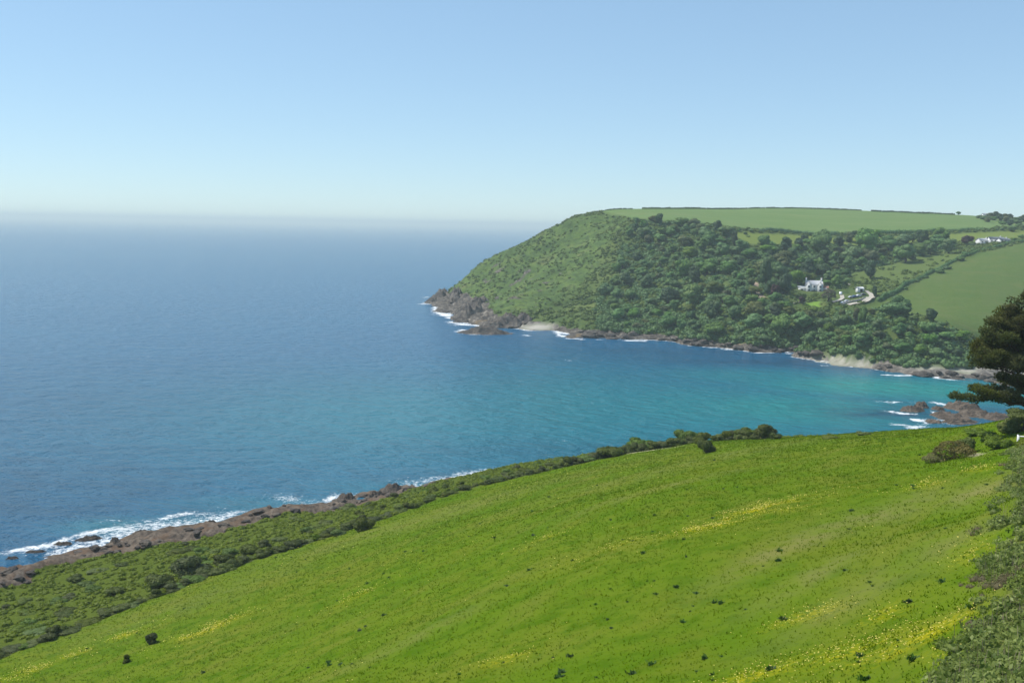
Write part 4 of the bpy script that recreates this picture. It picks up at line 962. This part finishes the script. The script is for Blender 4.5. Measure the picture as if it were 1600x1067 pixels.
while n < 110:
    px = random.uniform(690, 1560); py = np.interp(px, [a for a, _ in FB], [b for _, b in FB]); n += 1
    if 808 < px < 866: continue
    p = FAR.hit(px, py - random.choice([0, 1, 2, 4, 6, 8]) - random.random())
    if p is None or FAR.smp(a_beach, p[0], p[1]) > .3 or p[2] > 14: continue
    s = random.choice([1.5, 2.0, 2.8, 4.0]) * (1.3 if px < 800 else 1)
    szl = 'small' if s < 1.8 else 'middling' if s < 2.5 else 'large' if s < 3.6 else 'huge'; nr = nearest(p, LMB)
    if px < 810: boulder(random.choice(ROCKSF), p, s, szl + ' jagged grey rock at the headland point near ' + nr, 'rocks at the headland point')
    elif px < 1240: boulder(random.choice(ROCKSF), p, s, szl + ' dark rock on the wooded shore near ' + nr, 'rocks below the wooded slope')
    else: boulder(random.choice(ROCKSF), p, s * .8, szl + ' brown rock on the shore platform near ' + nr, 'rocks on the shore platform')
for (px, py, a, b, lab) in [(757, 519, 64, 12, 'long low skerry ringed with surf off the headland point'), (818, 500, 26, 14, 'dark shaded rock buttress above the tiny cove'), (795, 505, 40, 18, 'rounded grey crag left of the tiny cove'), (676, 470, 16, 7, 'outermost low rock at the tip of the headland'), (690, 462, 22, 12, 'tawny crag at the tip of the headland'), (713, 462, 18, 14, 'tall dark cliff pillar on the end of the headland'), (735, 492, 40, 20, 'dark broken crag with surf at its foot'), (775, 512, 46, 14, 'dark ribbed ledge between the skerry and the tiny cove'), (722, 506, 36, 10, 'low shelving ledge awash beside the headland point'), (748, 476, 36, 14, 'ochre lichen coloured crag on the headland point')]:
    p = FAR.hit(px, py); p = at_z(px, py, .0) if p is None else p; k = MPP(p)
    tag(link('rock', random.choice(LEDGEF), loc=(p[0], p[1] + 2, p[2] - .5), rz=random.uniform(-.3, .3), scale=(a * k * .6, b * k * 1.6, b * k * 1.1)), lab, 'rock')
REEF_M = [reef_mesh('reef', M_REEF, 640 + k) for k in range(4)]
for q, (px, py, a, h, d, lab) in enumerate([(1425, 643, 34, 2.4, 3.5, 'small ridge shaped reef with surf along its foot'), (1440, 637, 20, 2.6, 3, 'pale topped rock at the end of the ridge shaped reef'), (1505, 640, 50, 3.4, 7, 'highest brown reef rock in the bay beside the pine'), (1480, 652, 48, 2.4, 6, 'broad low brown reef slab facing the surf'), (1522, 650, 46, 2.6, 6, 'brown reef rock between the high one and the pine'), (1500, 660, 56, 2.0, 5, 'flat reef ledge close under the field brow'), (1466, 641, 16, 1.8, 3, 'small dark rock between the two reefs'), (1458, 660, 26, 1.4, 3, 'wet low rock washed by white surf'), (1560, 655, 40, 2.2, 7, 'reef rock partly hidden behind the pine')]):
    p = at_z(px, py, -.2); k = MPP(p); tag(link('reef', REEF_M[q % 4], loc=tuple(p), rz=random.uniform(-.2, .4), scale=(a * k * .58, d * 1.15, h * 1.25)), lab, 'rock')

# ------------------------------------------------------------------ bushes of the near hedge and the scrub strip
BU = [crown_mesh('bush', M_BUSH, 700 + k, nl=10, nleaf=1500, leaf=.075, flat=.55, base=-.15, spread=.66) for k in range(4)]
BUD = [crown_mesh('bush', M_BUSH_D, 710 + k, nl=10, nleaf=1600, leaf=.07, flat=.6, base=-.15, spread=.66) for k in range(4)]
BUR = [crown_mesh('bush', M_RUSSET, 720 + k, nl=12, nleaf=3200, leaf=.05, flat=.55, base=-.15, core=False) for k in range(2)]
STEM = trunk_mesh('stem', M_BARK, 730, .5, .04)
def bush(p, wd, ht, me, label, group=None, name='bush'):
    e = link(name, None, loc=(p[0], p[1], p[2] - .15), rz=random.uniform(0, 6.28), scale=(wd / 1.9, wd / 1.9, ht / 1.0))
    link('foliage', me, e); link('stem', STEM, e)
    return tag(e, label, 'bush', group)
for (px, py, a, b, me, lab) in [(237, 1005, 20, 17, BUD[0], 'round dark bush standing alone low in the flowering field'), (197, 1036, 13, 12, BUD[1], 'small dark bush in the field beside the yellow flowers'), (1105, 707, 28, 26, BUD[2], 'grey green bush standing alone in the field near its top edge'),
        (1190, 686, 42, 24, BUD[3], 'big dark rounded bush at the brow of the field above the bay'), (1212, 686, 20, 10, BUD[0], 'low dark bush next to the big rounded one at the brow'), (1160, 686, 30, 13, BUD[1], 'dark low thorn bush on the brow left of the big rounded one'), (1070, 692, 40, 26, BU[0], 'bright green round bush on the brow behind the lone bush'), (1095, 692, 26, 20, BUD[2], 'dark green bush between the bright bush and the brow thorns'), (1135, 688, 28, 16, BUD[3], 'thorn bush on the brow behind the lone grey bush'),
        (1295, 677, 36, 7, BU[1], 'low green bush peeping over the brow of the field'), (1346, 672, 24, 8, BU[2], 'small bright bush peeping over the brow near the reefs'), (568, 828, 34, 20, BUD[0], 'dark bush set forward from the hedge onto the grass'), (530, 836, 26, 10, BU[3], 'low green bush tapering into the grass beside the dark one'),
        (295, 902, 68, 27, BUD[1], 'largest dark thorn bush in the field hedge'), (255, 914, 46, 22, BUD[2], 'dark thorn bush joined to the largest one'), (390, 868, 52, 19, BUD[3], 'broad dark thorn bush at the bend of the field hedge'), (348, 884, 36, 18, BUD[0], 'dark thorn bush between the largest and the broad one'), (995, 704, 50, 24, BU[2], 'rounded green bush beside the pale path at the field edge'), (955, 712, 50, 20, BUD[2], 'dark bush in the hedge left of the pale path')]:
    p = NEAR.hit(px, py)
    if p is None: p = NEAR.hit(px, py + 8)
    k = MPP(p); bush(p, a * k, b * k, me, lab)
ew = np.array(edgeW)[:, :2]; es = np.concatenate([[0], np.cumsum(np.hypot(*np.diff(ew, axis=0).T))])
LMH = [(nm, NEAR.hit(*q)[:2]) for nm, q in (('the largest thorn bush', (295, 902)), ('the broad thorn bush', (390, 868)), ('the forward dark bush', (568, 828)), ('the black upright rock', (640, 800)), ('the pale path', (995, 706)), ('the big rounded bush', (1190, 688)), ('the round dark bush in the field', (120, 990)), ('the open water bend', (800, 752)))]
t = 0.0
while t < es[-1]:
    x, y = np.interp(t, es, ew[:, 0]), np.interp(t, es, ew[:, 1]); wd = random.uniform(1.8, 4.0) if x < 12 else random.uniform(3.0, 4.6); off = random.uniform(.6, 2.4)
    x -= off * .55; y += off * .83
    bush((x, y, NEAR.h(x, y)), wd, random.uniform(.6, 1.5) if x < 12 else random.uniform(1.3, 2.4), bm0 := random.choice(BUD + BUD + BU), '%s %s bush in the field hedge near %s' % ('narrow' if wd < 2.9 else 'wide' if wd > 3.7 else 'middling', 'dark thorn' if bm0 in BUD else 'bright green', nearest((x, y), LMH)), 'bushes of the field hedge'); t += wd * (.52 if x < 12 else .45)
LMS = LMH[:4] + [(nm, at_z(*q, 3)[:2]) for nm, q in (('the dark boulder by the pool', (180, 868)), ('the broken reef chain', (50, 905)), ('the black ledge at the pool mouth', (245, 857)), ('the gap in the shore ledge', (330, 840)), ('the flat topped surf rock', (535, 798)))]
n = 0
while n < 110:
    n += 1; t = random.uniform(0, es[-1] * .99); x, y = np.interp(t, es, ew[:, 0]), np.interp(t, es, ew[:, 1]); off = random.uniform(4, 42); x -= off * .6; y += off * .8
    if NEAR.smp(a_rock, x, y) > .2 or NEAR.h(x, y) < 3: continue
    wd_ = random.uniform(2.0, 4.5); bm1 = random.choice(BU + BU + BUD)
    bush((x, y, NEAR.h(x, y)), wd_, random.uniform(.7, 1.5), bm1, '%s %s bush in the shore scrub near %s' % ('small' if wd_ < 2.8 else 'broad' if wd_ > 3.7 else 'middling', 'dark' if bm1 in BUD else 'bright green', nearest((x, y), LMS)), 'bushes of the shore scrub')
r_ = np.random.default_rng(77)
cx, cy = r_.uniform(-130, 110, 60000), r_.uniform(110, 300, 60000)
qs = NEAR.smp(a_scrub, cx, cy); qr = NEAR.smp(a_rock, cx, cy)
ok = (qs > .7) & (qr < .35) & (NEAR.h(cx, cy) > 2)
cx, cy = cx[ok][:7600], cy[ok][:7600]
scatter_clumps('shore_scrub', NEAR, M_SCRUB, np.stack([cx, cy], 1), r_.choice([.3, .45, .6, .85], len(cx)), 24, .27, 78)

# ------------------------------------------------------------------ bank and bushes on the right of the field
r_ = np.random.default_rng(88)
cx, cy = r_.uniform(-5, 75, 90000), r_.uniform(14, 125, 90000)
qb = NEAR.smp(a_bank, cx, cy); ok = (r_.random(len(cx)) < qb * (.25 + .9 * fbm(cx / 3, cy / 3, 91))) & (NEAR.smp(db, cx, cy) < 16)
cz = NEAR.h(cx, cy); qx, qy = project(np.stack([cx, cy, cz], 1)); ok &= (qx < 1720) & (qy < 1200) & (qy > 600)
cx, cy = cx[ok], cy[ok]
print('bank clumps', len(cx))
sel = fbm(cx / 5, cy / 5, 97)
def bank_part(name, mask, mat, nmax, rr, nleaf, lk, seed):
    x, y = cx[mask][:nmax], cy[mask][:nmax]
    scatter_clumps(name, NEAR, mat, np.stack([x, y], 1), r_.choice(rr, len(x)), nleaf, lk, seed, .9, .6)
bank_part('bramble_cover', sel > .5, M_BRAMBLE, 1700, [.3, .4, .55, .7], 64, .17, 92)
bank_part('bracken_cover', (sel > .42) & (sel <= .5), M_BUSH, 1000, [.25, .35, .5], 60, .16, 93)
bank_part('russet_cover', sel <= .42, M_RUSSET, 1100, [.3, .4, .5, .6], 80, .09, 94)
# dry standing stalks
mb = MB(); k = np.arange(len(cx))[::6]; n = len(k) * 5
bx, by = np.repeat(cx[k], 5) + r_.normal(0, .3, n), np.repeat(cy[k], 5) + r_.normal(0, .3, n); bz = NEAR.h(bx, by) - .05; hgt = r_.uniform(.4, 1.0, n)
B = np.stack([bx, by, bz], 1); T = B + np.stack([r_.normal(0, .12, n), r_.normal(0, .12, n), hgt], 1); s = unit(r_.normal(size=(n, 3)) * [1, 1, 0]) * .012
mb.add(np.stack([B - s, B + s, T + s * .6, T - s * .6], 1).reshape(-1, 3), quad=np.arange(n * 4).reshape(n, 4), tint=np.repeat(r_.random(n), 4))
kind(link('dry_stalks', mb.mesh('dry_stalks', M_STALK)), 'stuff')
for (px, py, a, b, me, lab) in [(1490, 716, 62, 30, BUR[0], 'russet brown bush at the field end below the pine'), (1460, 722, 40, 18, BUR[1], 'low russet bush trailing left from the taller one'), (1505, 708, 34, 26, BU[1], 'olive bush growing through the russet one'), (1560, 700, 36, 20, BU[0], 'green shrub left of the white gate'), (1545, 688, 40, 16, BU[2], 'spreading green shrub in front of the pine trunk'), (1578, 676, 44, 22, BU[3], 'dense green shrub behind the white gate'), (1600, 700, 30, 14, BU[1], 'leafy shrub at the foot of the white gate'), (1597, 660, 50, 18, BUD[0], 'dark shrub around the pine trunk'), (1530, 680, 40, 12, BU[0], 'low green shrub at the brow beside the pine')]:
    p = NEAR.hit(px, py); k = MPP(p); bush(p, a * k, b * k, me, lab)

# white timber gate
gp = NEAR.hit(1589, 699); gate = link('gate', None, loc=tuple(gp), rz=rad(-18)); tag(gate, 'white painted timber gate beside the shrubs below the pine', 'gate')
for x in (0, 3.0):
    mb = MB(); box(mb, (x, 0, .6), (.14, .14, 1.8)); link('post', mb.mesh('post', M_PAINTW), gate)
for z in (.5, .95, 1.32):
    mb = MB(); box(mb, (1.5, -.02, z), (2.86, .05, .13)); link('rail', mb.mesh('rail', M_PAINTW), gate)
for x in (.12, .95, 2.88):
    mb = MB(); box(mb, (x, -.075, .92), (.1, .05, 1.0)); link('stile', mb.mesh('stile', M_PAINTW), gate)

# ------------------------------------------------------------------ the pine
PB = NEAR.hit(1604, 672); PK = MPP(PB)
r_ = np.random.default_rng(99)
pine = link('pine_tree', None, loc=(PB[0], PB[1], PB[2] - .3)); tag(pine, 'dark spreading pine with layered boughs beside the white gate', 'tree')
mb = MB(); tube(mb, [[0, 0, 0], [.1, .05, 2.2], [-.15, 0, 5], [.1, .1, 9], [.5, .1, 13], [.8, .1, 17.2]], [.55, .42, .36, .28, .18, .06], 12); link('trunk', mb.mesh('trunk', M_PBARK), pine)
def needles(mb, c, R, n, r, tint):
    """a flattened pad of upward needle tufts"""
    c = np.asarray(c); m = n
    D = unit(r.normal(size=(m, 3))); P = c + D * R * (r.random((m, 1)) ** .4)
    up = unit(D * [.7, .7, .3] + [0, 0, .75] + r.normal(0, .25, (m, 3)))
    nb = 6; k = np.repeat(np.arange(m), nb); d = unit(up[k] + r.normal(0, .55, (m * nb, 3))); L = r.uniform(.22, .42, (m * nb, 1))
    s = unit(np.cross(d, r.normal(size=d.shape))) * .05
    B = P[k]; T = B + d * L
    t_ = np.clip(tint + .28 * (D[:, 2])[k] + r.normal(0, .12, m * nb), 0, 1)  # pad tops lighter, undersides darker: sun and shade put into the tint
    mb.add(np.stack([B - s, B + s, T], 1).reshape(-1, 3), tri=np.arange(m * nb * 3).reshape(-1, 3), tint=np.repeat(t_, 3))
# boughs: (height on the trunk, direction degrees from the picture's right, reach, rise, pad size)
BOUGH = [(6.2, 178, 3.6, .5, 1.1), (6.4, 215, 3.4, .6, 1.1), (6.3, 145, 3.2, .6, 1.1), (9.0, 175, 6.9, 1.2, 1.2), (11.2, 190, 5.4, 1.8, 1.2), (11.3, 165, 5.0, 1.8, 1.2), (13.2, 190, 3.8, 1.9, 1.1), (3.9, 180, 9.4, .5, 1.15), (4.3, 195, 7.6, 1.0, 1.1), (4.6, 168, 6.6, .9, 1.05), (4.2, 210, 5.0, .8, 1.0), (4.5, 30, 7.0, .6, 1.2), (4.8, 300, 6.0, .7, 1.1), (5.0, 90, 6.0, .6, 1.1), (3.4, 150, 3.2, .2, .7),
         (7.6, 180, 7.2, 1.2, 1.25), (8.0, 200, 7.0, 1.6, 1.25), (8.2, 160, 6.6, 1.5, 1.2), (7.8, 225, 5.6, 1.2, 1.2), (8.4, 140, 5.4, 1.4, 1.2), (8.0, 20, 6.6, 1.0, 1.3), (8.3, 60, 6.0, 1.0, 1.3), (8.2, 320, 6.2, 1.2, 1.3), (8.0, 270, 5.6, 1.2, 1.3),
         (9.8, 182, 6.4, 2.0, 1.25), (10.2, 210, 5.8, 1.8, 1.25), (10.2, 155, 5.4, 1.8, 1.2), (10.4, 250, 5.0, 1.6, 1.25), (10.2, 10, 5.6, 1.6, 1.3), (10.4, 80, 5.0, 1.6, 1.3), (10.4, 310, 5.4, 1.6, 1.3),
         (12.2, 180, 4.6, 2.2, 1.2), (12.4, 220, 4.2, 1.8, 1.2), (12.4, 140, 3.8, 1.8, 1.2), (12.4, 280, 3.8, 1.6, 1.2), (12.4, 20, 4.4, 1.8, 1.2), (14.2, 180, 3.0, 1.8, 1.1), (14.4, 240, 2.6, 1.6, 1.1), (14.4, 60, 2.8, 1.6, 1.1), (14.2, 330, 3.0, 1.6, 1.1), (15.6, 200, 1.8, 1.6, 1.0), (15.8, 30, 1.8, 1.6, 1.0), (16.6, 120, .9, 1.4, .9)]
for (z0, dg, L, rise, ps) in BOUGH:
    a = rad(dg); dx, dy = math.cos(a), math.sin(a)
    pts = [[dx * L * u, dy * L * u, z0 + rise * u ** 1.4 + .25 * math.sin(u * 7 + dg)] for u in (0, .25, .5, .75, 1.0)]
    bm_ = MB(); tube(bm_, pts, [.16, .13, .10, .07, .03], 6)
    nd = MB()
    for u in np.linspace(.34, 1.02, max(3, int(L * 1.15))):
        for _ in range(3 if z0 > 7 else 2):
            ou = r_.normal(0, .14 * L * .5); c = np.array([dx * L * u - dy * ou, dy * L * u + dx * ou, z0 + rise * u ** 1.4 + .25 * math.sin(u * 7 + dg) + r_.uniform(.1, .6 if z0 < 7 else 1.7)])
            q0 = [dx * L * (u - .12), dy * L * (u - .12), z0 + rise * max(u - .12, 0) ** 1.4]
            tube(bm_, [q0, c], [.045, .02], 4)
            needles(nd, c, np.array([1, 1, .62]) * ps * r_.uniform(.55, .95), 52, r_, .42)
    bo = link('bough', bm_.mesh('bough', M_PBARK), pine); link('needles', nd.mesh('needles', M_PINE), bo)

# ------------------------------------------------------------------ field plants: weeds, flowers, grass
def weed_mesh(seed):
    r = np.random.default_rng(seed); mb = MB()
    for k in range(44):
        a = r.uniform(0, 6.28); L = r.uniform(.35, 1.0); e = r.uniform(.5, 1.4); d = np.array([math.cos(a) * math.cos(e), math.sin(a) * math.cos(e), math.sin(e)]); s = np.array([-math.sin(a), math.cos(a), 0]) * L * .2
        b0 = r.normal(0, .26, 3) * [1, 1, 0]
        mb.add([b0, b0 + d * L * .5 + s, b0 + d * L + [0, 0, -.12 * L], b0 + d * L * .5 - s], quad=[[0, 1, 2, 3]], tint=r.random())
    return mb.mesh('weed', M_WEED)
WEEDS = [weed_mesh(800 + k) for k in range(5)]
LMF = [(nm, NEAR.hit(*q)[:2]) for nm, q in (('the round dark bush', (237, 1003)), ('the lone grey green bush', (1105, 706)), ('the russet bush', (1488, 716)), ('the bramble bank', (1500, 1000)), ('the dark bush before the hedge', (566, 832)), ('the largest flower patch', (1180, 800)), ('the pale path', (1030, 706)), ('the flowers beside the bramble bank', (1440, 995)), ('the small flower patch', (848, 846)), ('the worn dry streaks', (1300, 840)), ('the flowers beside the round dark bush', (330, 985)))]
r_ = np.random.default_rng(111); n = 0; tries = 0
while n < 130 and tries < 4000:
    tries += 1; px, py = r_.uniform(0, 1560), r_.uniform(690, 1066)
    p = NEAR.hit(px, py)
    if p is None or NEAR.smp(a_scrub, p[0], p[1]) > .1 or NEAR.smp(a_bank, p[0], p[1]) > .2: continue
    if fbm(p[0] / 14, p[1] / 14, 116, 3) < .42 + .15 * r_.random(): continue
    s = r_.choice([.16, .22, .28, .36]) * (1 if r_.random() < .9 else 1.3)
    tag(link('weed', WEEDS[r_.integers(5)], loc=(p[0], p[1], p[2] - .03), rz=r_.uniform(0, 6.28), scale=(s * 1.2, s * 1.2, s)), '%s dark weed in the grass near %s' % ('tiny' if s < .2 else 'small' if s < .27 else 'stout' if s < .35 else 'large', nearest(p, LMF)), 'plant', 'weeds dotted over the field'); n += 1

def field_points(n, seed, near_bias=1.0):
    """points spread evenly over the picture of the field, so near ground gets more of them"""
    r = np.random.default_rng(seed); X = r.uniform(-110, 110, n * 3); Y = 30 + (r.random(n * 3) ** near_bias) * 215
    ok = (NEAR.smp(a_scrub, X, Y) < .4) & (NEAR.smp(a_bank, X, Y) < .6) & (np.abs(X) < Y * .56 + 6) & (NEAR.smp(a_path, X, Y) < .4)
    return X[ok][:n], Y[ok][:n]
x, y = field_points(90000, 120, 1.5); n = len(x); r_ = np.random.default_rng(121)
z = NEAR.h(x, y) - .02; B = np.stack([x, y, z], 1); mb = MB()
pat = fbm(x / 6, y / 6, 125, 4); dryv = NEAR.smp(a_dry, x, y)
hgt = (.05 + .10 * r_.random(n)) * (.6 + .9 * fbm(x / 9, y / 9, 127)) * np.where(Y_ := (y > 110), 1.25, 1.0)
for k in range(3):
    a = r_.uniform(0, 6.28, n); d = np.stack([np.cos(a), np.sin(a), 0 * a], 1); s = np.stack([-np.sin(a), np.cos(a), 0 * a], 1) * (.028 + .00025 * y)[:, None]
    o = B + r_.normal(0, .14, (n, 3)) * [1, 1, 0]; T = o + d * (hgt * .5)[:, None] + np.array([0, 0, 1]) * hgt[:, None]
    mb.add(np.stack([o - s, o + s, T], 1).reshape(-1, 3), tri=np.arange(n * 3).reshape(n, 3), tint=np.repeat(np.clip(.25 + .9 * (pat - .3) * 1.3 + .3 * dryv + r_.normal(0, .12, n), 0, 1), 3))
kind(link('grass', mb.mesh('grass', M_GRASS)), 'stuff')
x, y = field_points(400000, 130, 1.3); fl = NEAR.smp(a_flow, x, y); r_ = np.random.default_rng(131)
ok = r_.random(len(x)) < fl * .9 + .0012; x, y = x[ok][:26000], y[ok][:26000]; n = len(x)
mb = MB(); P = np.stack([x, y, NEAR.h(x, y) + r_.uniform(.12, .34, n)], 1)
leaves(mb, P, np.tile([0, 0, 1.0], (n, 1)) + r_.normal(0, .35, (n, 3)), .026 + .00035 * y, r_, asp=.9, tint=.5)
kind(link('buttercups', mb.mesh('buttercups', M_FLOWER)), 'stuff')

# ------------------------------------------------------------------ sea haze
m, nt, b = new_mat('haze'); nt.nodes.remove(b); pv = nt.nodes.new('ShaderNodeVolumePrincipled')
pv.inputs['Color'].default_value = (.86, 1.0, 1.0, 1); pv.inputs['Density'].default_value = 1.5e-4; pv.inputs['Anisotropy'].default_value = .12
nt.links.new(pv.outputs[0], nt.nodes['Material Output'].inputs['Volume'])
mb = MB(); box(mb, (0, 0, 0), (230000, 230000, 126)); hz_o = kind(link('haze', mb.mesh('haze', m), loc=(0, 0, 52)), 'stuff'); hz_o.display_type = 'WIRE'
